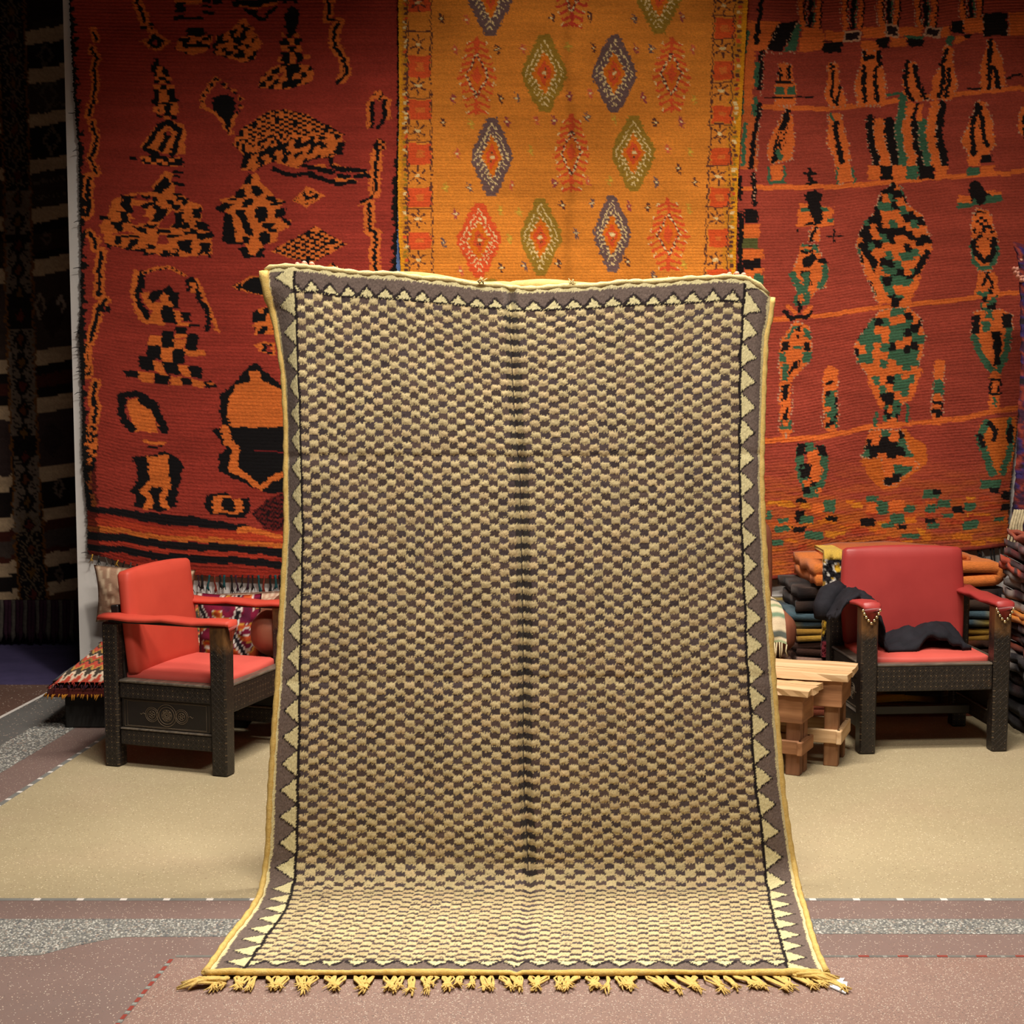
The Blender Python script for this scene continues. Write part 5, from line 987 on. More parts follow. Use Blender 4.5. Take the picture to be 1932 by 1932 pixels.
def armchair(loc, rz, W_, D_, seat, arm, back, lean, leather_m, seat_m, label, studs, padz):
    """local frame: front = -Y, leg centres at x = +-W/2, y = 0 (front) and D (rear)"""
    root = empty('armchair', loc, rz, label, 'chair', 'red armchairs in dark carved wood')
    L = 0.072
    for sx in (-1, 1):
        o = MB().box((0, 0, arm / 2), (L, L, arm), 0.006, taper=0.94).build('leg', M_LEG, root); o.location = (sx * W_ / 2, 0, 0)
        o = MB().box((0, 0, (arm - .01) / 2), (L * .95, L * .95, arm - .01), 0.006, taper=0.94).build('leg', M_CARVE, root); o.location = (sx * W_ / 2, D_, 0)
    t = 0.03
    def rail(name, c, s_, m=M_CARVE):
        o = MB().box((0, 0, 0), s_, 0.004).build(name, m, root); o.location = c; return o
    rail('seat_rail', (0, -.008, seat - .055), (W_ - L, .034, .105))
    rail('seat_rail', (0, D_, seat - .04), (W_ - L, .034, .075), M_BLACKW)
    rail('rail_cap', (0, -.004, seat + .003), (W_ - L, .046, .012), M_TOPW)
    for sx in (-1, 1):
        rail('side_rail', (sx * W_ / 2, D_ / 2, seat - .035), (.044, D_ - L, .064))
        rail('rail_cap', (sx * W_ / 2, D_ / 2, seat + .003), (.056, D_ - L, .012), M_TOPW)
        rail('side_rail', (sx * W_ / 2, D_ / 2, .125), (.044, D_ - L, .062))
        rail('rail_cap', (sx * W_ / 2, D_ / 2, .160), (.05, D_ - L, .008), M_TOPW)
        z0, z1 = .162, seat - .066
        pn = rail('side_panel', (sx * (W_ / 2), D_ / 2, (z0 + z1) / 2), (.022, D_ - L, z1 - z0), M_BLACKW)
        b = MB(); h = z1 - z0; xs = sx * .0125                       # engraved medallions and frame
        def ring(cy, cz, r_, w=.0011):
            b.tube([(xs, cy + r_ * math.cos(a), cz + r_ * math.sin(a)) for a in np.linspace(0, 2 * math.pi, 33)], w, 4, False)
        for f_ in (.46, .43):
            hy, hz = (D_ - L) * f_, h * (f_ - .02); b.tube([(xs, -hy, -hz), (xs, hy, -hz), (xs, hy, hz), (xs, -hy, hz), (xs, -hy, -hz)], .0010, 4, False)
        R0 = h * .36
        for k_, r_ in ((1, R0), (.78, R0)): ring(0, 0, r_ * k_, .0013)
        ring(0, 0, R0 * .52, .0011); ring(0, 0, R0 * .12, .0014)
        for k_ in range(8):
            a = k_ * math.pi / 4; b.tube([(xs, R0 * .14 * math.cos(a), R0 * .14 * math.sin(a)), (xs, R0 * .5 * math.cos(a), R0 * .5 * math.sin(a))], .0012, 4); ring(R0 * .34 * math.cos(a), R0 * .34 * math.sin(a), R0 * .11, .0010)
        for sy in (-1, 1):
            cy = sy * R0 * 1.52
            for k_ in (.66, .52, .32, .1): ring(cy, 0, R0 * k_, .0011)
            for k_ in range(6):
                a = k_ * math.pi / 3; b.tube([(xs, cy + R0 * .1 * math.cos(a), R0 * .1 * math.sin(a)), (xs, cy + R0 * .32 * math.cos(a), R0 * .32 * math.sin(a))], .0012, 4)
            b.tube([(xs, cy + sy * R0 * .66, 0), (xs, cy + sy * R0 * .9, .004), (xs, cy + sy * R0 * 1.1, -.003), (xs, cy + sy * R0 * 1.2, .002)], [.0013, .0012, .0012, .0006], 4)
        b.build('medallion', M_LINE, pn, True)
    rail('base_shelf', (0, D_ * .5, .13), (W_ - L, .03, .04), M_BLACKW)
    # seat cushion and back
    o = MB().box((0, 0, 0), (W_ - L * .5 - .03, D_ - .02, .05), .016, seg=3, puff=.012, cuts=5).build('seat', seat_m, root, True); o.location = (0, D_ * .5 + .012, seat + .009)
    bh = back - seat - .0
    o = MB().box((0, 0, bh / 2), (W_ - .035, .062, bh), .020, seg=3, puff=.012, cuts=5).build('backrest', leather_m, root, True)
    o.location = (0, D_ - .075, seat + .02); o.rotation_euler = (-lean, 0, 0)
    for sx in (-1, 1):
        o = MB().box((0, 0, bh * .36), (.03, .035, bh * .72), .004).build('back_post', M_BLACKW, root); o.location = (sx * (W_ / 2 - .03), D_ - .025, seat); o.rotation_euler = (-lean, 0, 0)
    # padded arms with a pointed flap nailed over the front post
    for sx in (-1, 1):
        n = 9; vs = []; prof = []
        for i in range(n):
            y = D_ + .045 - (D_ + .085) * i / (n - 1); wv = .004 * math.sin(i * 1.9)
            prof.append((y, arm + padz + wv, .046 + .004 * math.sin(i * 1.3)))
        b = MB(); V_ = []
        for y, z, hw in prof:
            for dx, dz in ((-1, -.009), (-1.02, .002), (-.8, .009), (0, .012), (.8, .009), (1.02, .002), (1, -.009)): V_.append((dx * hw, y, z + dz))
        y, z, hw = prof[-1]                                            # flap
        for dx, dz in ((-1, -.012), (-1.0, .0), (-.8, .010), (0, .014), (.8, .010), (1.0, .0), (1, -.012)): V_.append((dx * hw * .9, y - .012, z + dz))
        for dx, dz in ((-.55, -.035), (-.5, -.03), (-.35, -.028), (0, -.028), (.35, -.028), (.5, -.03), (.55, -.035)): V_.append((dx * hw, y - .010, z + dz))
        for dx in (-.15, -.12, -.06, 0, .06, .12, .15): V_.append((dx * hw, y - .004, z - .072))
        rows_ = len(V_) // 7; fs = [tuple(q) for q in grid_faces(rows_, 7)]; fs += [(0, 1, 2, 3, 4, 5, 6)]
        for i in range(rows_ - 1): fs.append((i * 7 + 6, (i + 1) * 7 + 6, (i + 1) * 7, i * 7))
        b.add(V_, fs); pad = b.build('arm_pad', leather_m, root, True); pad.location = (sx * W_ / 2, 0, 0)
        o = MB().box((0, 0, 0), (.060, D_ + .01, .012), .002).build('arm_rail', M_BLACKW, root); o.location = (sx * W_ / 2, D_ / 2, arm - .004)
        if studs:
            st = MB().ball((0, 0, 0), .0065, 8, 5, (1, .6, 1)).build('stud', M_BRASS, pad, True); me = st.data
            pts = [(-.036, -.022), (-.030, -.036), (-.022, -.050), (-.012, -.064), (0, -.076), (.012, -.064), (.022, -.050), (.030, -.036), (.036, -.022)]
            for i, (dx, dz) in enumerate(pts):
                q = st if i == 0 else link(bpy.data.objects.new('stud', me)); q.parent = pad; q.location = (dx, y - .010, z + dz)
    return root
fl = atz(422, 1462); rl = atz(220, 1443); v = rl - fl; D1 = v.length
# local +Y (front to rear) must run along v
rz1 = math.atan2(v.y, v.x) - math.pi / 2
W1 = .53
wdir = Vector((math.cos(rz1), math.sin(rz1), 0))                    # local +X
c1 = fl - wdir * (-W1 / 2) if wdir.y > 0 else fl + wdir * (-W1 / 2)
chair1 = armchair((c1.x, c1.y, 0), rz1, W1, D1, .352, .602, .775, .10, M_REDV, M_SEATV, 'coral red armchair turned sideways, with an engraved dark side panel', False, .010)
fl2 = atz(1632, 1420); fr2 = atz(1880, 1415); v = fr2 - fl2; c2 = (fl2 + fr2) / 2
chair2 = armchair((c2.x, c2.y, 0), math.atan2(v.y, v.x), v.length, .46, .372, .622, .80, .10, M_REDL, M_SEATV, 'crimson leather armchair facing forward with a black jacket over its arm', True, .010)

# black jacket thrown over the arm and the seat
def to2(x, y, z): return chair2.matrix_basis @ Vector((x, y, z))
M_JKT = mat_noise('black_cloth', (24, 23, 28), (36, 34, 40), 20, 0.85, 0.35, 0.2, None, 160, 0.004)
hw2 = v.length / 2; px_ = -hw2
path = [(px_ - .12, .585), (px_ - .105, .61), (px_ - .07, .645), (px_ - .03, .680), (px_ + .02, .680), (px_ + .070, .645), (px_ + .095, .58), (px_ + .105, .50), (px_ + .13, .455), (px_ + .18, .46), (px_ + .25, .485), (px_ + .31, .505), (px_ + .38, .500), (px_ + .45, .480), (px_ + .49, .43)]
P_ = np.array(path); T_ = np.linspace(0, len(path) - 1, 64); cxs = np.interp(T_, range(len(path)), P_[:, 0]); czs = np.interp(T_, range(len(path)), P_[:, 1])
nw = 26; vv = []; 
for i in range(64):
    f = i / 63.0; y0, y1 = np.interp(f, [0, .35, .55, .62, 1], [.10, .08, .09, .09, .10]), np.interp(f, [0, .35, .55, .62, 1], [.32, .36, .36, .36, .34])
    for j in range(nw):
        g = j / (nw - 1); y = y0 + (y1 - y0) * g
        lump = (math.sin(g * math.pi) ** .5) * (1 if f > .6 else .4)
        nzv = float(vnoise(np.array(f * 13.0), np.array(g * 4.0), 81)) - .5; nz2_ = float(vnoise(np.array(f * 34.0 + 3 * g), np.array(g * 9.0), 82)) - .5
        z = czs[i] + .050 * nzv * (1 if f > .5 else .5) + .022 * nz2_ - (1 - lump) * (.04 if f > .6 else .03)
        if f > .55: z = max(z, .428 + .004 * g)
        vv.append(to2(cxs[i] + .02 * nz2_, y + .02 * nzv, z))
b = MB(); top = vv; n = len(vv); b.v = [tuple(q) for q in vv]; b.f = [tuple(q) for q in grid_faces(64, nw)]
low = [Vector(q) - Vector((0, 0, .018)) for q in vv]; b.v += [tuple(q) for q in low]; b.f += [tuple(int(k) + n for k in q[::-1]) for q in grid_faces(64, nw)]
ring = list(range(nw)) + [i * nw + nw - 1 for i in range(1, 64)] + [63 * nw + j for j in range(nw - 2, -1, -1)] + [i * nw for i in range(62, 0, -1)]
b.f += [(ring[i], ring[(i + 1) % len(ring)], ring[(i + 1) % len(ring)] + n, ring[i] + n) for i in range(len(ring))]
jk = b.build('jacket', M_JKT, None, True); tag(jk, 'crumpled black jacket lying over the left arm and seat of the crimson chair', 'jacket')
b = MB()                                                             # hanging sleeve behind the arm
pth = [to2(px_ - .03, .30, .655), to2(px_ - .09, .27, .63), to2(px_ - .12, .24, .585), to2(px_ - .125, .22, .54)]
b.tube(pth, [.04, .05, .048, .04], 10); b.build('sleeve', M_JKT, jk, True)

# ------------------------------------------------------------------ rough wooden stools
M_W1 = mat_wood('sawn_pine', (176, 134, 92), (204, 166, 122), (222, 190, 150), 2.2, 0.65, 'X', 10)
M_W2 = mat_wood('brown_pine', (108, 70, 44), (146, 100, 66), (170, 122, 84), 2.5, 0.65, 'X', 9)
M_W3 = mat_wood('brown_post', (104, 68, 44), (140, 98, 66), (168, 126, 90), 2.5, 0.65, 'Z', 9)
def stool(corner, end_dir, Lx, Wd, H, label, legs_m, strz):
    """corner: the near right corner of the top (world); local X runs left along the length, local Y along the visible end"""
    rz = math.atan2(end_dir.y, end_dir.x) - math.pi / 2
    root = empty('wooden_stool', (corner.x, corner.y, 0), rz, label, 'stool', 'rough wooden stools')
    rr = random.Random(int(H * 1000))
    nb = 3; bw = Wd / nb
    for i in range(nb):
        bm_ = bmesh.new(); bmesh.ops.create_cube(bm_, size=1)
        bmesh.ops.subdivide_edges(bm_, edges=[e for e in bm_.edges if abs((e.verts[0].co - e.verts[1].co).x) > .5], cuts=9)
        for q in bm_.verts:
            q.co = Vector((q.co.x * Lx, q.co.y * (bw - .004), q.co.z * .026))
            if q.co.y * (1 if i == nb - 1 else -1) > 0 and (i == 0 or i == nb - 1): q.co.y += rr.uniform(-.006, .006) ; q.co.z += rr.uniform(-.002, .002)
            if q.co.x > Lx * .49: q.co.x += rr.uniform(-.010, .004)
        bm_.transform(Matrix.Translation((-Lx / 2, bw * (i + .5), H - .013 + rr.uniform(-.001, .002))))
        m_ = MB().bm(bm_); m_.build('plank', M_W1, root)
    A = .11; ins = .035
    for y in (ins, Wd - ins): MB().box((-Lx / 2, y, H - .026 - A / 2), (Lx - .06, .026, A), .003).build('apron', M_W2, root)
    o = MB().box((0, 0, 0), (Wd - 2 * ins + .02, .026, A), .003).build('apron', M_W2, root); o.location = (-.045, Wd / 2, H - .026 - A / 2); o.rotation_euler = (0, 0, math.pi / 2)
    o = MB().box((0, 0, 0), (Wd - 2 * ins + .02, .026, A), .003).build('apron', M_W2, root); o.location = (-Lx + .045, Wd / 2, H - .026 - A / 2); o.rotation_euler = (0, 0, math.pi / 2)
    for x in (-.075, -Lx + .075):
        for y in (ins + .036, Wd - ins - .036):
            hh = H - .03; MB().box((x, y, hh / 2), (.058, .046, hh), .003).build('leg', legs_m, root)
    for y in (ins + .008, Wd - ins - .008): MB().box((-Lx / 2, y, strz), (Lx - .07, .022, .055), .003).build('stretcher', M_W1 if legs_m is M_W3 else M_W2, root)
    for x in (-.04, -Lx + .04):
        o = MB().box((0, 0, 0), (Wd - 2 * ins + .03, .022, .055), .003).build('stretcher', M_W1 if legs_m is M_W3 else M_W2, root); o.location = (x, Wd / 2, strz); o.rotation_euler = (0, 0, math.pi / 2)
    return root
M_W4 = mat_wood('dusty_post', (98, 62, 44), (130, 88, 62), (150, 106, 78), 2.5, 0.7, 'Z', 9)
q0, q1 = atz(1602, 1276, .385), atz(1622, 1251, .385); stool(q0, (q1 - q0).normalized(), .66, (q1 - q0).length, .385, 'taller rough wooden stool beside the crimson chair, with a pale lower rail', M_W3, .125)
q0, q1 = atz(1526, 1306, .352), atz(1553, 1288, .352); stool(q0, (q1 - q0).normalized(), .36, (q1 - q0).length, .352, 'lower brown wooden stool in front of the taller stool, partly behind the checkered rug', M_W4, .115)

# ------------------------------------------------------------------ leather sofa behind the held rug
M_TAN = leather('tan_leather', (120, 70, 52), (138, 84, 62), 0.45)
sofa = empty('leather_sofa', (0.1, 6.9, 0), 0, 'tan brown leather sofa behind the checkered rug, showing only at both rug edges', 'sofa')
def soft(name, c, s_, bev, puff, par=sofa, mat=M_TAN, rot=None):
    o = MB().box((0, 0, 0), s_, bev, seg=4, puff=puff, cuts=5).build(name, mat, par, True); o.location = c
    if rot: o.rotation_euler = rot
    return o
soft('base', (0, .02, .21), (2.02, .60, .26), .03, 0)
for sx in (-1, 1):
    soft('arm', (sx * 1.085 - (.10 if sx > 0 else 0), -.04, .47), (.28, .70, .19), .075, .02); soft('arm_base', (sx * 1.075 - (.10 if sx > 0 else 0), .0, .22), (.20, .60, .30), .03, 0)
    soft('back_wing', (sx * 1.035, .21, .62), (.13, .18, .58), .060, .01)
for i in (-1, 0, 1):
    soft('seat_cushion', (i * .64, -.06, .40), (.62, .56, .14), .05, .02); soft('back_cushion', (i * .64, .20, .66), (.62, .20, .46), .07, .03, rot=(-.1, 0, 0))
for x in (-1.06, 1.06):
    for y in (-.24, .24):
        o = MB(); o.tube([(0, 0, 0), (0, 0, .014), (0, 0, .016), (0, 0, .09)], [.075, .075, .03, .03], 20); o = o.build('foot', M_BLACKW, sofa, True, sharp=40); o.location = (x, y, 0)
# woven throw with a fringe, over the right arm
def stripes(u, cols):
    n = len(cols); i = np.clip((u * n).astype(int), 0, n - 1); return np.array([lin(c) for c in cols])[i]
thr = empty('throw', (1.085, 6.86, .47), 0, 'small striped cream and green throw with a fringe, over the right sofa arm', 'throw')
nu, nv = 24, 30; vv = []; cc_ = []
pf = np.array([(.02, .126), (-.12, .131), (-.24, .127), (-.31, .108), (-.362, .066), (-.386, .010), (-.390, -.020)])
for j in range(nv):
    t = j / (nv - 1) * (len(pf) - 1); y = np.interp(t, range(len(pf)), pf[:, 0]); z = np.interp(t, range(len(pf)), pf[:, 1])
    for i in range(nu):
        u = i / (nu - 1); x = -.15 + .235 * u; vv.append((x, y - .004 * math.sin(u * 15 + j * .4), z - .30 * max(0, x - .03) ** 1.3 + .003 * math.sin(u * 23)))
        cc_.append(stripes(np.array([(j / nv * 1.7) % 1]), [(186, 166, 138), (196, 178, 148), (80, 84, 78), (190, 176, 146), (130, 140, 106), (196, 180, 150), (104, 124, 100)])[0])
mesh_obj('cloth', vv, grid_faces(nv, nu)[:, ::-1], M_FLAT, thr, np.array(cc_))
for i in range(20):
    q = Vector(vv[(nv - 1) * nu + int(i * (nu - 1) / 19)]); ln = r.uniform(.05, .085)
    MB().tube([q, q + Vector((r.uniform(-.006, .006), -.008, -ln * .5)), q + Vector((r.uniform(-.014, .014), -.002, -ln))], [.0034, .003, .0014], 5).build('fringe_strand', M_YARN['cream'], thr, True)

# ------------------------------------------------------------------ low plinth with rugs and cushions on the left
pl = MB().box((-1.60, 7.20, .075), (.82, .80, .15), .006).build('plinth', mat_noise('black_plinth', (30, 28, 26), (40, 37, 34), 6, 0.7, 0.1)); tag(pl, 'low black plinth under the folded rugs at far left of the sofa', 'plinth')
def slab_rug(name, c, s_, mat, colf, label, fr=None, seed=0, group=None, cat='rug', cuts=26, puff=.004):
    """a folded rug lying flat: a soft slab, colours from a function of its own coordinates"""
    b0 = bmesh.new(); bmesh.ops.create_cube(b0, size=1.0); bmesh.ops.subdivide_edges(b0, edges=b0.edges[:], cuts=cuts, use_grid_fill=True)
    for q in b0.verts: q.co = Vector((q.co.x * s_[0], q.co.y * s_[1], q.co.z * s_[2]))
    o = MB().bm(b0); V_ = np.array(o.v)
    nrm_ = (V_ / (np.array(s_) / 2)); rr = np.random.default_rng(seed)
    V_[:, 2] += (vnoise(V_[:, 0] * 9 + 40, V_[:, 1] * 9 + 40, seed) - .5) * puff * 2 * (nrm_[:, 2] > -.5)
    ed = np.abs(nrm_[:, :2]).max(1) > .99; V_[ed, :2] *= (1 + .012 * (vnoise(V_[ed, 0] * 25 + 9, V_[ed, 2] * 90 + V_[ed, 1] * 25 + 9, seed + 1) - .3))[:, None]
    V_[ed, :2] *= np.where(np.abs(nrm_[ed, 2]) > .9, .985, 1.0)[:, None]
    ob = mesh_obj(name, V_, o.f, mat, None, colf(V_)); ob.location = c; tag(ob, label, cat, group)
    if fr:
        b = MB(); rr = random.Random(seed)
        for side, n_ in ((0, int(s_[0] / .014)), (1, int(s_[1] / .014))):
            for i in range(n_):
                u = (i + rr.random()) / n_ - .5
                p0 = Vector((u * s_[0], -s_[1] / 2, -s_[2] * .2)) if side == 0 else Vector((-s_[0] / 2, u * s_[1], -s_[2] * .2)); d_ = Vector((rr.uniform(-.3, .3), -1, 0)) if side == 0 else Vector((-1, rr.uniform(-.3, .3), 0))
                e = p0 + d_ * rr.uniform(.014, .032) + Vector((0, 0, -rr.uniform(.006, .022))); b.tube([p0, (p0 + e) / 2 + Vector((0, 0, .006)), e], [.004, .004, .0015], 4)
        tag(b.build('fringe', fr, ob, True), kind='stuff')
    return ob
G1 = 'folded rugs on the low plinth'
slab_rug('folded_rug', (-1.62, 7.17, .171), (.90, .84, .040), M_PILE, lambda v: lin((74, 26, 22)) * np.ones((len(v), 3)), 'dark red folded rug lowest on the plinth, ochre and red fringe over its edge', M_YARN['ochre'], 3, G1)
slab_rug('folded_rug', (-1.61, 7.18, .209), (.88, .82, .036), M_PILE, lambda v: lin((40, 22, 22)) * np.ones((len(v), 3)), 'near-black folded rug on the plinth, directly under the zigzag kilim', M_YARN['plum'], 4, G1)
# zigzag kilim draped over them, rising at the wall
def zig(px, v_):
    w = np.abs(((px / .047) % 1) - .5) * 2; q = ((v_ + w * .055) / .24) % 1
    cols = [(192, 76, 58), (192, 76, 58), (222, 196, 168), (66, 58, 50), (66, 58, 50), (186, 144, 72), (186, 72, 56), (190, 80, 62), (70, 60, 52), (160, 124, 60)]
    return np.array([lin(c) for c in cols])[np.clip((q * 10).astype(int), 0, 9)]
nu, nv = 120, 130; us = np.linspace(0, 1, nu); vs_ = np.linspace(0, 1, nv); U, Vv = np.meshgrid(us, vs_)
pfl = np.array([(7.585, .47), (7.55, .43), (7.48, .385), (7.40, .355), (7.25, .325), (7.00, .295), (6.84, .275), (6.79, .264), (6.765, .245), (6.757, .225), (6.755, .214)])
sgl = np.concatenate([[0], np.cumsum(np.hypot(*np.diff(pfl, axis=0).T))]); tt = Vv * sgl[-1]
Yk = np.interp(tt, sgl, pfl[:, 0]); Zk = np.interp(tt, sgl, pfl[:, 1]); xl_ = np.interp(tt, sgl, np.linspace(-1.90, -2.07, len(sgl)))
Xk = xl_ + U * (-1.15 - xl_); Zk = Zk + .010 * (vnoise(U * 7, Vv * 9, 91) - .4) - .035 * np.clip((.03 - U) / .03, 0, 1) ** 1.5
zk = mesh_obj('zigzag_kilim', np.stack([Xk, Yk, Zk], -1).reshape(-1, 3), grid_faces(nv, nu), M_FLAT, None, (zig(U * .95, sgl[-1] - tt) * rng.uniform(.85, 1.1, U.shape + (1,))).reshape(-1, 3))
tag(zk, 'red, olive and black zigzag kilim draped over the rugs on the plinth', 'kilim')
b = MB()
for i in range(34):
    t = random.random(); j = int((.25 + .75 * t) * (nv - 1)); p0 = Vector((Xk[j, 0], Yk[j, 0], Zk[j, 0])); e = p0 + Vector((-random.uniform(.01, .035), random.uniform(-.02, .02), -random.uniform(.0, .03))); b.tube([p0, (p0 + e) / 2 + Vector((0, 0, .004)), e], [.003, .003, .001], 4)
for i in range(60):
    k = int(random.random() * (nu - 1)); p0 = Vector((Xk[-1, k], Yk[-1, k], Zk[-1, k])); e = p0 + Vector((random.uniform(-.012, .012), -random.uniform(.002, .010), -random.uniform(.006, .020))); b.tube([p0, e], [.003, .001], 4)
tag(b.build('fringe', M_YARN['red'], zk, True), kind='stuff')
# cushions
def cushion(name, c, s_, rot, colf, label, seed, group=None):
    n = 40; g = np.linspace(-1, 1, n); A, B_ = np.meshgrid(g, g); fs = []; V_ = []
    e = (1 - np.abs(A) ** 2.6) * (1 - np.abs(B_) ** 2.6); th = np.clip(e, 0, 1) ** .5
    sh = 1 - .07 * (1 - np.abs(A) ** 2) * np.abs(B_) ** 3 ; sh2 = 1 - .07 * (1 - np.abs(B_) ** 2) * np.abs(A) ** 3
    X = A * s_[0] / 2 * sh2; Z = B_ * s_[2] / 2 * sh; wr = (vnoise(A * 5 + 9, B_ * 5 + 9, seed) - .5) * .02
    F_ = np.stack([X, -th * s_[1] / 2 + wr * th, Z], -1); K_ = np.stack([X, th * s_[1] / 2, Z], -1)
    V_ = np.concatenate([F_.reshape(-1, 3), K_.reshape(-1, 3)]); f1 = grid_faces(n, n); fs = np.concatenate([f1, f1[:, ::-1] + n * n])
    idx = np.arange(n * n).reshape(n, n); rg = np.concatenate([idx[0, :], idx[1:, -1], idx[-1, -2::-1], idx[-2:0:-1, 0]]); rn = np.roll(rg, -1); fs = np.concatenate([fs, np.stack([rg, rn, rn + n * n, rg + n * n], -1)[:, ::-1]])
    c1_ = colf(X, Z, A, B_); o = mesh_obj(name, V_, fs, M_FLAT, None, np.concatenate([c1_.reshape(-1, 3), c1_.reshape(-1, 3)]))
    o.location = c; o.rotation_euler = rot; return tag(o, label, 'cushion', group)
def col_lines(X, Z, A, B_):
    w = np.abs((((X + Z * .15) / .07) % 1) - .5) * 2; q = ((Z * .25 + (X * 1.0) + w * .02) / .045) % 1
    return np.where((q < .25)[..., None], lin((214, 186, 156)), lin((168, 132, 108)))
def col_diam(X, Z, A, B_):
    d = np.abs(((X / .09) % 1) - .5) + np.abs(((Z / .09) % 1) - .5); q = (d * 3.2) % 1
    return np.where((q < .3)[..., None], lin((226, 200, 172)), lin((196, 150, 126)))
def col_magenta(X, Z, A, B_):
    n1 = vnoise(X / .045 + 50, Z / .030 + 50, 95); n2 = vnoise(X / .03 + 20, Z / .02 + 20, 96); c = np.ones(X.shape + (3,)) * lin((120, 26, 52))
    c[(n1 > .62)] = lin((206, 150, 60)); c[(n1 > .70)] = lin((196, 80, 40)); c[(n1 < .16)] = lin((96, 30, 56)); c[np.abs(n1 - .56) < .03] = lin((214, 196, 184)); c[(n2 > .88)] = lin((220, 204, 190))
    for (x0, z0), (x1, z1) in (((-.02, -.17), (.055, .12)), ((.055, .12), (.045, .17)), ((.03, -.02), (.10, -.17)), ((-.16, .16), (-.10, .06))):
        dx, dz = x1 - x0, z1 - z0; t = np.clip(((X - x0) * dx + (Z - z0) * dz) / (dx * dx + dz * dz), 0, 1); d = np.hypot(X - x0 - t * dx, Z - z0 - t * dz)
        c[d < .016] = lin((220, 206, 196)); c[d < .010] = lin((36, 28, 32))
    return c
cushion('cushion', (-1.80, 7.48, .500), (.50, .13, .30), (.22, .05, .0), col_lines, 'beige line-patterned cushion leaning on the white wall, left of the coral chair', 1, 'cushions leaning on the wall')
cushion('cushion', (-1.22, 7.46, .405), (.52, .14, .26), (.25, -.05, .0), col_diam, 'pale pink cushion with diamond outlines, seen above the far arm of the coral chair', 2, 'cushions leaning on the wall')
cushion('cushion', (-1.295, 6.98, .425), (.30, .13, .34), (.16, 0.02, .0), col_magenta, 'magenta tufted cushion with white and black lines, seen through the coral chair', 3)

# ------------------------------------------------------------------ piles of folded rugs
def fold_rug(name, c, w, d, h, layers, colf, label, seed, rz=0.0, mat=None, group=None, sag=0.0, rough=.008, tip=0.0):
    """a rug folded back and forth: a serpentine section drawn out along its depth"""
    rr = np.random.default_rng(seed); t = h / layers; cl = []
    for k in range(layers):
        xs = np.linspace(-w / 2 + t / 2, w / 2 - t / 2, 14); xs = xs if k % 2 == 0 else xs[::-1]; z = (k + .5) * t
        off = rr.uniform(-.012, .012)
        for x in xs: cl.append((x + off * (abs(x) > w * .4), z))
        if k < layers - 1:
            sg = 1 if k % 2 == 0 else -1
            for a in np.linspace(-math.pi / 2, math.pi / 2, 7)[1:-1]: cl.append((sg * (w / 2 - t / 2) + sg * math.cos(a) * t / 2 + off, z + t / 2 + math.sin(a) * t / 2))
    cl = np.array(cl); tg = np.gradient(cl, axis=0); tg /= np.linalg.norm(tg, axis=1)[:, None]; nn = np.stack([-tg[:, 1], tg[:, 0]], 1); hf = t * .43
    outl = np.concatenate([cl + nn * hf, (cl - nn * hf)[::-1]]); m = len(outl); ny = 12
    ys = np.linspace(-d / 2, d / 2, ny); V_ = np.zeros((ny, m, 3)); par = np.concatenate([np.arange(len(cl)), np.arange(len(cl))[::-1]])
    for j, y in enumerate(ys):
        nx = (vnoise(par * .35 + seed, np.full(m, y * 14 + 30), seed) - .5) * rough * 2; nzv = (vnoise(par * .3 + 9 + seed, np.full(m, y * 11 + 60), seed + 1) - .5) * rough * 1.4
        V_[j, :, 0] = outl[:, 0] + nx; V_[j, :, 1] = y + (vnoise(par * .5, par * .0 + j, seed + 2) - .5) * .02 * (1 if j in (0, ny - 1) else 0); V_[j, :, 2] = outl[:, 1] + nzv - sag * (outl[:, 0] / (w / 2)) ** 2 - tip * np.clip(outl[:, 0] + w / 2, 0, .22)
    faces = []; L_ = len(cl)
    for j in range(ny - 1):
        for i in range(m): faces.append((j * m + i, j * m + (i + 1) % m, (j + 1) * m + (i + 1) % m, (j + 1) * m + i))
    for i in range(L_ - 1):
        a, b_ = i, m - 1 - i; faces.append((a, b_, b_ - 1, a + 1)); o_ = (ny - 1) * m; faces.append((o_ + a, o_ + a + 1, o_ + b_ - 1, o_ + b_))
    col = colf(np.repeat(par[None] / len(cl), ny, 0), np.repeat(ys[:, None], m, 1), rr)
    o = mesh_obj(name, V_.reshape(-1, 3), faces, mat or M_PILE, None, col.reshape(-1, 3)); o.location = c; o.rotation_euler = (0, 0, rz); return tag(o, label, 'rug', group)
def plainc(c, v_=.12): return lambda p_, y, rr: lin(c) * (1 - v_ + 2 * v_ * rr.random(p_.shape))[..., None]
def blotch(cs, f1=30, f2=12, seed=0):
    def fn(p_, y, rr):
        q = vnoise(p_ * f1 + 3, y * f2 + 30, seed); i = np.clip((q * 1.5 - .25) * len(cs), 0, len(cs) - 1).astype(int); return np.array([lin(c) for c in cs])[i] * rr.uniform(.85, 1.12, p_.shape + (1,))
    return fn
G3 = 'folded rugs piled behind the crimson chair'
z = 0.0
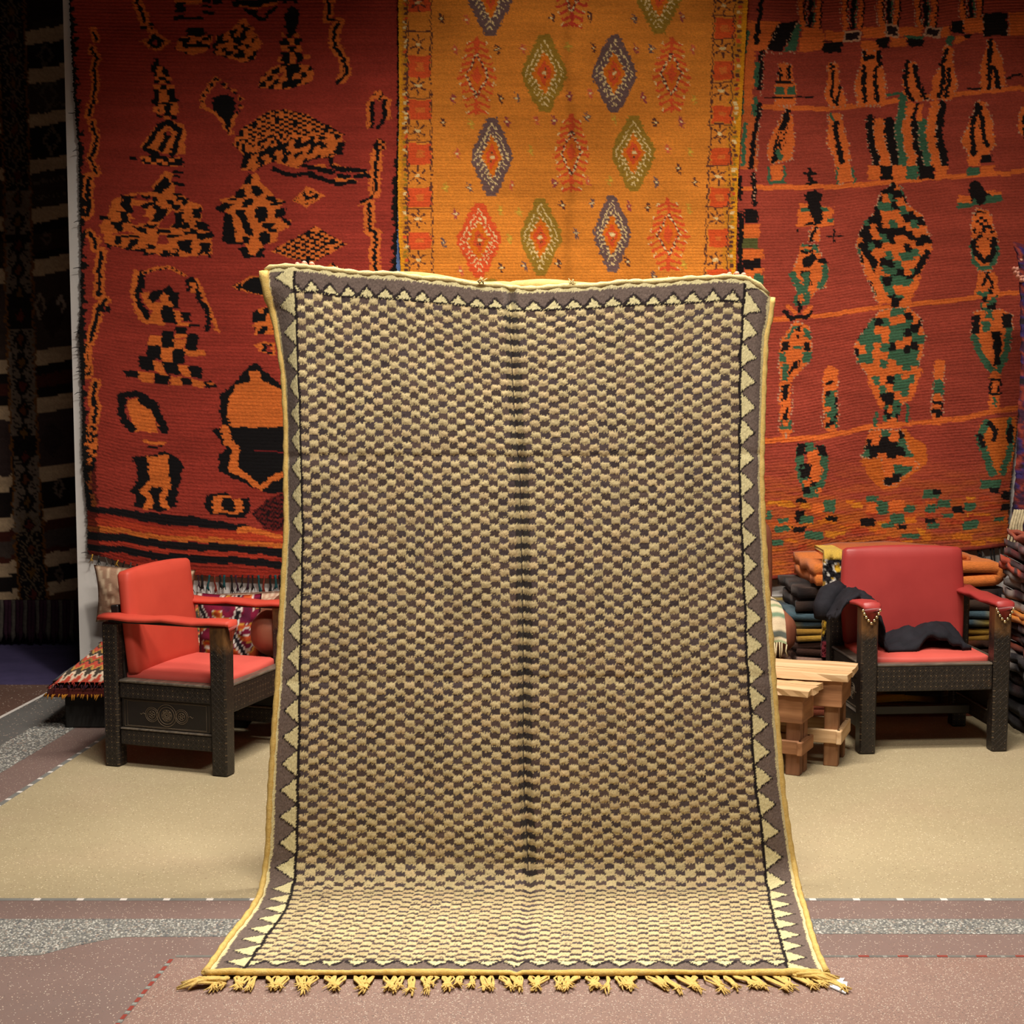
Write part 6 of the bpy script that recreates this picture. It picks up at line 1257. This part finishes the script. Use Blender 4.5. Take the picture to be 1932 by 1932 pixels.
pile = [(.060, 2, plainc((120, 62, 44)), 'brick brown folded rug at the very bottom of the pile behind the crimson chair', 'rust', 1.00),
        (.075, 2, blotch([(176, 128, 34), (120, 84, 30), (40, 30, 26)], 26, 10, 2), 'mustard folded rug second from the bottom of the pile, with yellow yarn loops', 'ochre', .98),
        (.075, 2, blotch([(190, 116, 36), (176, 96, 30), (70, 40, 24)], 18, 8, 3), 'amber orange folded rug third from the bottom of the pile', 'ochre', 1.06),
        (.060, 2, blotch([(186, 160, 140), (150, 116, 100), (90, 60, 52)], 40, 10, 4), 'pinkish white folded rug in the middle of the pile, above the amber one', 'cream', 1.00),
        (.070, 2, blotch([(136, 84, 60), (116, 66, 44), (60, 38, 30)], 14, 8, 5), 'brown rolled-edge folded rug in the pile, under the blue and mustard one', 'rust', .98),
        (.060, 2, blotch([(180, 138, 56), (150, 110, 44)], 20, 9, 6), 'sandy mustard folded rug in the pile, just above the brown one', 'gold', 1.02),
        (.075, 2, blotch([(66, 84, 92), (58, 74, 84), (150, 128, 62), (168, 144, 72)], 16, 11, 7), 'slate blue and yellow blotched folded rug in the upper half of the pile', 'grey', 1.06),
        (.105, 2, blotch([(44, 32, 28), (30, 24, 24), (62, 46, 38)], 40, 20, 8), 'dark brown shaggy folded rug under the orange one', 'black', 1.00),
        (.115, 2, plainc((206, 116, 54), .06), 'soft orange folded rug on top of the pile behind the crimson chair', 'ochre', .90)]
px0 = 1.80
for i, (h, ly, cf, lab, yr_, wf) in enumerate(pile):
    w = .98 * wf; o = fold_rug('folded_rug', (px0 + random.uniform(-.03, .03), 7.26, z), w, .46, h, ly, cf, lab, 20 + i, random.uniform(-.05, .05), None, G3, .0, .018 if i < 8 else .024); z += h + .003
    if i == 1:
        b = MB()
        for q in range(5): b.tube([(-w / 2 + .05 + .012 * q, -.235, .02 + .01 * q), (-w / 2 + .08 + .01 * q, -.25, .06 + .004 * q), (-w / 2 + .10 + .012 * q, -.238, .03)], .005, 6)
        b.build('yarn_loop', M_YARN['gold'], o, True)
zt = z
# orange rug's loose top folds: a second, thinner one thrown over the top
fold_rug('folded_rug', (1.80, 7.30, zt), .60, .40, .050, 2, plainc((186, 96, 46), .08), 'thin rust orange rug lying loosely on the very top of the pile', 40, .10, None, G3, .02, .02)
# shaggy runner hanging down the front of the pile
nu, nv = 14, 60; U, Vv = np.meshgrid(np.linspace(0, 1, nu), np.linspace(0, 1, nv))
Xr = 1.428 + .088 * U; Zr = zt + .065 - .50 * Vv; Yr = 6.985 + .012 * np.sin(Vv * 9) + rng.uniform(-.010, .010, U.shape); Yr[:4] += np.array([.22, .12, .05, .02])[:, None]; Zr[:4] = zt + .060
q = vnoise(U * 4 + 3, Vv * 26 + 5, 97); cr = np.where((q > .60)[..., None], lin((196, 152, 44)), lin((30, 26, 30))); cr = np.where(((q > .46) & (q < .60) & (Vv < .35))[..., None], lin((206, 200, 190)), cr); cr = np.where((Vv < .09)[..., None], lin((196, 160, 70)), cr); cr = np.where((Vv > .85)[..., None], lin((120, 40, 48)), cr)
Bk = np.stack([Xr, Yr + .022 * (Vv > .06), Zr - .014 * (Vv <= .06)], -1).reshape(-1, 3); Fr = np.stack([Xr, Yr, Zr], -1).reshape(-1, 3); n = nu * nv; f1 = grid_faces(nv, nu)
idx = np.arange(n).reshape(nv, nu); rg = np.concatenate([idx[0, :], idx[1:, -1], idx[-1, -2::-1], idx[-2:0:-1, 0]]); rn = np.roll(rg, -1)
o = mesh_obj('shaggy_runner', np.concatenate([Fr, Bk]), np.concatenate([f1, f1[:, ::-1] + n, np.stack([rg, rn, rn + n, rg + n], -1)[:, ::-1]]), M_PILE, None, np.concatenate([cr.reshape(-1, 3)] * 2)); tag(o, 'narrow shaggy black, yellow and white runner hanging down the pile beside the crimson backrest', 'rug')
# tall pile at the right edge of the picture, its ends drooping towards the front
G4 = 'folded rugs piled at the right edge'
xE = at(1899, 1200, 6.75).x; z = 0.0
edge = [(.13, blotch([(26, 22, 24), (34, 26, 28)], 20, 9, 31), 'near-black folded rug at the foot of the tall right pile'), (.12, blotch([(34, 26, 30), (56, 34, 34), (24, 22, 26)], 40, 16, 32), 'black and plum shaggy rug second from the foot of the right pile'),
        (.085, blotch([(44, 38, 42), (150, 140, 132), (60, 54, 56)], 60, 22, 33), 'dark grey rug with white flecks in the right pile'), (.065, blotch([(150, 70, 48), (120, 60, 48), (70, 40, 36)], 40, 20, 34), 'rusty red folded rug low in the right pile'),
        (.075, blotch([(60, 26, 30), (40, 22, 28), (160, 140, 130)], 60, 22, 35), 'dark wine rug with pale flecks, below the orange fold of the right pile'), (.05, plainc((210, 126, 44), .06), 'bright orange fold in the middle of the right pile'),
        (.080, blotch([(52, 24, 28), (74, 30, 34), (150, 136, 128)], 60, 22, 36), 'wine red rug just above the orange fold of the right pile'), (.070, blotch([(150, 142, 134), (90, 84, 82), (50, 40, 42)], 60, 22, 37), 'grey and white shaggy rug in the upper right pile'),
        (.065, blotch([(70, 30, 32), (50, 26, 28), (180, 70, 40)], 40, 20, 38), 'maroon rug with an orange spot in the upper right pile'), (.070, blotch([(44, 30, 34), (120, 90, 88), (90, 36, 36)], 60, 22, 39), 'speckled plum rug near the top of the right pile'), (.045, plainc((156, 72, 46), .1), 'rust brown rug on the very top of the right pile')]
for i, (h, cf, lab) in enumerate(edge):
    dxx = (.03, .02, .0, .03, .02, -.002, .02, .03, .0, .015, .04)[i]
    fold_rug('folded_rug', (xE + dxx + .40, 6.75, z + (.0 if i == 0 else .02)), .80, .44, h, 2, cf, lab, 60 + i, random.uniform(-.05, .05), None, G4, .0, .016, .55 * min(i / 4, 1)); z += h + .003
zE = z
# purple rug held up at the right border, its pale tassels and the hand that holds it
nu, nv = 50, 150; U, Vv = np.meshgrid(np.linspace(0, 1, nu), np.linspace(0, 1, nv)); PY_ = 7.08; pe = at(1924, 540, PY_); pt = at(1911, 456, PY_); pb_ = at(1904, 990, PY_)
ztop, zbot = pt.z, .78
xl_ = np.interp(Vv, [0, .04, .15, .4, .8, 1], [pt.x, at(1921, 480, PY_).x, pe.x + .005, pe.x + .02, at(1917, 900, PY_).x, pb_.x]); Xp = xl_ + U * .75 + .006 * (vnoise(U * 2, Vv * 60, 98) - .5); Zp = ztop + (zbot - ztop) * Vv - .05 * np.sin(math.pi * U) * (1 - Vv)
Yp = PY_ + .03 * np.sin(U * 7) * (1 - .4 * Vv) + rng.uniform(-.006, .006, U.shape)
q = vnoise(U * 22, Vv * 40, 99); cp = np.array([lin(c) for c in ((112, 40, 46), (66, 36, 56), (150, 62, 48), (96, 38, 48), (60, 44, 96), (44, 34, 40))])[np.clip(q * 6, 0, 5).astype(int)]
o = mesh_obj('purple_rug', np.concatenate([np.stack([Xp, Yp, Zp], -1).reshape(-1, 3), np.stack([Xp, Yp + .016, Zp], -1).reshape(-1, 3)]), np.concatenate([grid_faces(nv, nu), grid_faces(nv, nu)[:, ::-1] + nu * nv]), M_PILE, None, np.concatenate([cp.reshape(-1, 3)] * 2)); tag(o, 'mottled purple and red rug held up at the extreme right border', 'rug')
for i in range(5):
    x = pb_.x - .004 + .012 * i; zz = at(1910, 962, 7.04).z; MB().tube([(x + .02, 7.05, zz), (x, 7.04, zz - .07), (x - .012 + .004 * i, 7.04, zz - .14), (x - .02, 7.04, zz - .20 - .02 * (i % 2))], [.006, .007, .006, .003], 6).build('tassel', M_YARN['cream'], o, True)
# ------------------------------------------------------------------ people: one continuous skinned body each
M_SKIN = N('skin', 0.55, 0.3); M_SKIN.inp('Base Color', M_SKIN.ramp(M_SKIN.noise(14, 3), [(0.3, (196, 132, 112)), (0.7, (210, 148, 126))])); M_SKIN.inp('Subsurface Weight', 0.08); M_SKIN = M_SKIN.m
M_SHIRT = mat_noise('grey_shirt', (70, 72, 78), (84, 86, 92), 30, 0.9, 0.2); M_TROUS = mat_noise('dark_trousers', (34, 36, 44), (44, 46, 54), 30, 0.9, 0.2); M_SHOE = mat_noise('black_shoe', (26, 24, 24), (36, 34, 32), 20, 0.5, 0.1); M_HAIR = mat_noise('black_hair', (22, 18, 16), (34, 28, 24), 40, 0.7, 0.5, stretch=(1, 1, 6))
def person(base, face, hands, label, H=1.72, fwd=0.0):
    """base: floor point between the feet; face: unit vector the body looks along; hands: wrist target and finger direction per side (world)"""
    root = empty('person', base, 0, label, 'person')
    f = Vector(face).normalized(); rt = Vector((f.y, -f.x, 0)); k = H / 1.72; B0 = Vector(base)
    def w(r_, fw, z): return B0 + rt * r_ * k + f * fw * k + Vector((0, 0, z * k))
    V_, E, R_ = [], [], []
    def v(p_, ra, rb=None): V_.append(p_); R_.append((ra * k, (rb or ra) * k)); return len(V_) - 1
    def e(a, b_): E.append((a, b_)); return b_
    pel = v(w(0, 0, .93), .135, .105); sp = e(pel, v(w(0, .01, 1.10), .125, .095)); ch = e(sp, v(w(0, 0, 1.30), .145, .105)); nk = e(ch, v(w(0, -.01, 1.44), .065)); n2 = e(nk, v(w(0, .0, 1.50), .052))
    h1 = e(n2, v(w(0, .015, 1.56), .075, .07)); h2 = e(h1, v(w(0, .01, 1.63), .083, .08)); h3 = e(h2, v(w(0, .0, 1.68), .06))
    for s_ in (-1, 1):
        hp = e(pel, v(w(s_ * .095, 0, .88), .095)); kn = e(hp, v(w(s_ * .11, .02, .50), .062)); an = e(kn, v(w(s_ * .115, -.01, .09), .042)); e(an, v(w(s_ * .125, .10, .045), .040)); e(len(V_) - 1, v(w(s_ * .13, .18, .035), .030))
        sh = e(ch, v(w(s_ * .175, -.005, 1.40), .058)); wr, fd = hands[0 if s_ < 0 else 1]; wr = Vector(wr); fd = Vector(fd).normalized()
        S0 = V_[sh]; d = wr - S0; L = d.length; up, lo = .30 * k, .27 * k; side = (rt * s_ + Vector((0, 0, -1.2)) - f * .2); side = (side - d.normalized() * side.dot(d.normalized())).normalized()
        aa = (up * up - lo * lo + L * L) / (2 * L) if L < up + lo else L * up / (up + lo); hh = math.sqrt(max(up * up - aa * aa, 0)) if L < up + lo else 0
        el = e(sh, v(S0 + d.normalized() * aa + side * hh, .043)); wv = e(el, v(wr, .027, .024))
        ax = (rt * s_ * -1); ax = (ax - fd * ax.dot(fd)).normalized(); pn = fd.cross(ax).normalized()      # across the palm, palm normal
        if pn.dot(f) > 0: pn = -pn
        pm = e(wv, v(wr + fd * .045, .030, .016)); 
        for q, (off, ln) in enumerate(((-.030, .066), (-.010, .076), (.010, .072), (.029, .058))):
            k0 = e(pm, v(wr + fd * .086 + ax * off, .0095)); k1 = e(k0, v(wr + fd * (.086 + ln * .42) + ax * off * 1.05 - pn * .006, .0085)); k2 = e(k1, v(wr + fd * (.086 + ln * .62) + ax * off * 1.05 - pn * ln * .38 * -1 * (-1), .0078)); e(k2, v(wr + fd * (.086 + ln * .60) + ax * off * 1.05 + pn * -ln * .66, .0065))
        t0 = e(pm, v(wr + fd * .030 + ax * -.040 * 1 - pn * .008, .0115)); t1 = e(t0, v(wr + fd * .062 + ax * -.058 - pn * .020, .0098)); e(t1, v(wr + fd * .088 + ax * -.052 - pn * .034, .0080))
    m = bpy.data.meshes.new('body'); m.from_pydata([tuple(p_) for p_ in V_], E, []); o = link(bpy.data.objects.new('body', m))
    o.modifiers.new('skin', 'SKIN'); 
    for i, d_ in enumerate(m.skin_vertices[0].data): d_.radius = R_[i]; d_.use_root = (i == 0)
    sb = o.modifiers.new('sub', 'SUBSURF'); sb.levels = 2; sb.render_levels = 2
    dg = bpy.context.evaluated_depsgraph_get(); dg.update(); me = bpy.data.meshes.new_from_object(o.evaluated_get(dg)); bpy.data.objects.remove(o)
    me.polygons.foreach_set('use_smooth', np.ones(len(me.polygons), bool)); me.materials.clear()
    for mm in (M_SKIN, M_SHIRT, M_TROUS, M_SHOE): me.materials.append(mm)
    wrs = [Vector(hands[0][0]), Vector(hands[1][0])]
    for pg in me.polygons:
        c = pg.center; zz = (c.z - base[2]) / k; near = min((c - q).length for q in wrs)
        lat = abs((c - B0).dot(rt)); hand = near < .05 or min((c - (q + Vector(hh_[1]).normalized() * .09)).length for q, hh_ in zip(wrs, hands)) < .12
        pg.material_index = 3 if zz < .075 else 2 if zz < .95 else 0 if (hand or (zz > 1.47 and lat < .11 * k)) else 1
    ob = link(bpy.data.objects.new('body', me)); me.name = 'body'; ob.parent = root; me.transform(Matrix.Translation(-B0))
    lo_ = lambda r_, fw, z: w(r_, fw, z) - B0
    b = MB(); b.ball(lo_(0, -.012, 1.645), .098 * k, 16, 10, (.96, 1.0, .86)); hair = b.build('hair', M_HAIR, root, True)
    fm = MB(); fm.ball(lo_(0, .098, 1.585), .016 * k, 8, 6, (.9, .9, 1.5)); 
    for s_ in (-1, 1): fm.ball(lo_(s_ * .086, .0, 1.60), .024 * k, 8, 6, (.45, .8, 1.2))
    fm.build('nose_and_ears', M_SKIN, root, True)
    em = MB()
    for s_ in (-1, 1): em.ball(lo_(s_ * .032, .080, 1.612), .012 * k, 8, 6)
    em.build('eyes', mat_plain('eye', (236, 230, 224), .2), root, True)
    mo = MB(); mo.ball(lo_(0, .088, 1.545), .020 * k, 10, 6, (1.2, .5, .35)); mo.build('mouth', mat_plain('lips', (150, 76, 68), .5), root, True)
    return root
hl, hr = at(566, 508, yH + .095), at(1398, 527, yH + .095)
person((0.02, yH + .34, 0), (0, -1, 0), [(hr + Vector((-.045, .035, -.100)), (.20, -.16, 1)), (hl + Vector((.045, .035, -.100)), (-.20, -.16, 1))] if False else
       [(hr + Vector((-.042, .030, -.107)), (.30, -.10, 1)), (hl + Vector((.042, .030, -.106)), (-.30, -.10, 1))], 'person standing behind the checkered rug, arms spread, fingertips at its top corners', 1.74)
hx = at(1905, 510, 7.06)
person((2.66, 7.36, 0), (0, -1, 0), [(Vector((2.93, 7.20, 0.92)), (.05, -.2, -1)), (hx + Vector((.150, .050, .020)), (-1, -.15, -.42))], 'person at the extreme right border, one finger showing above the purple rug', 1.82)
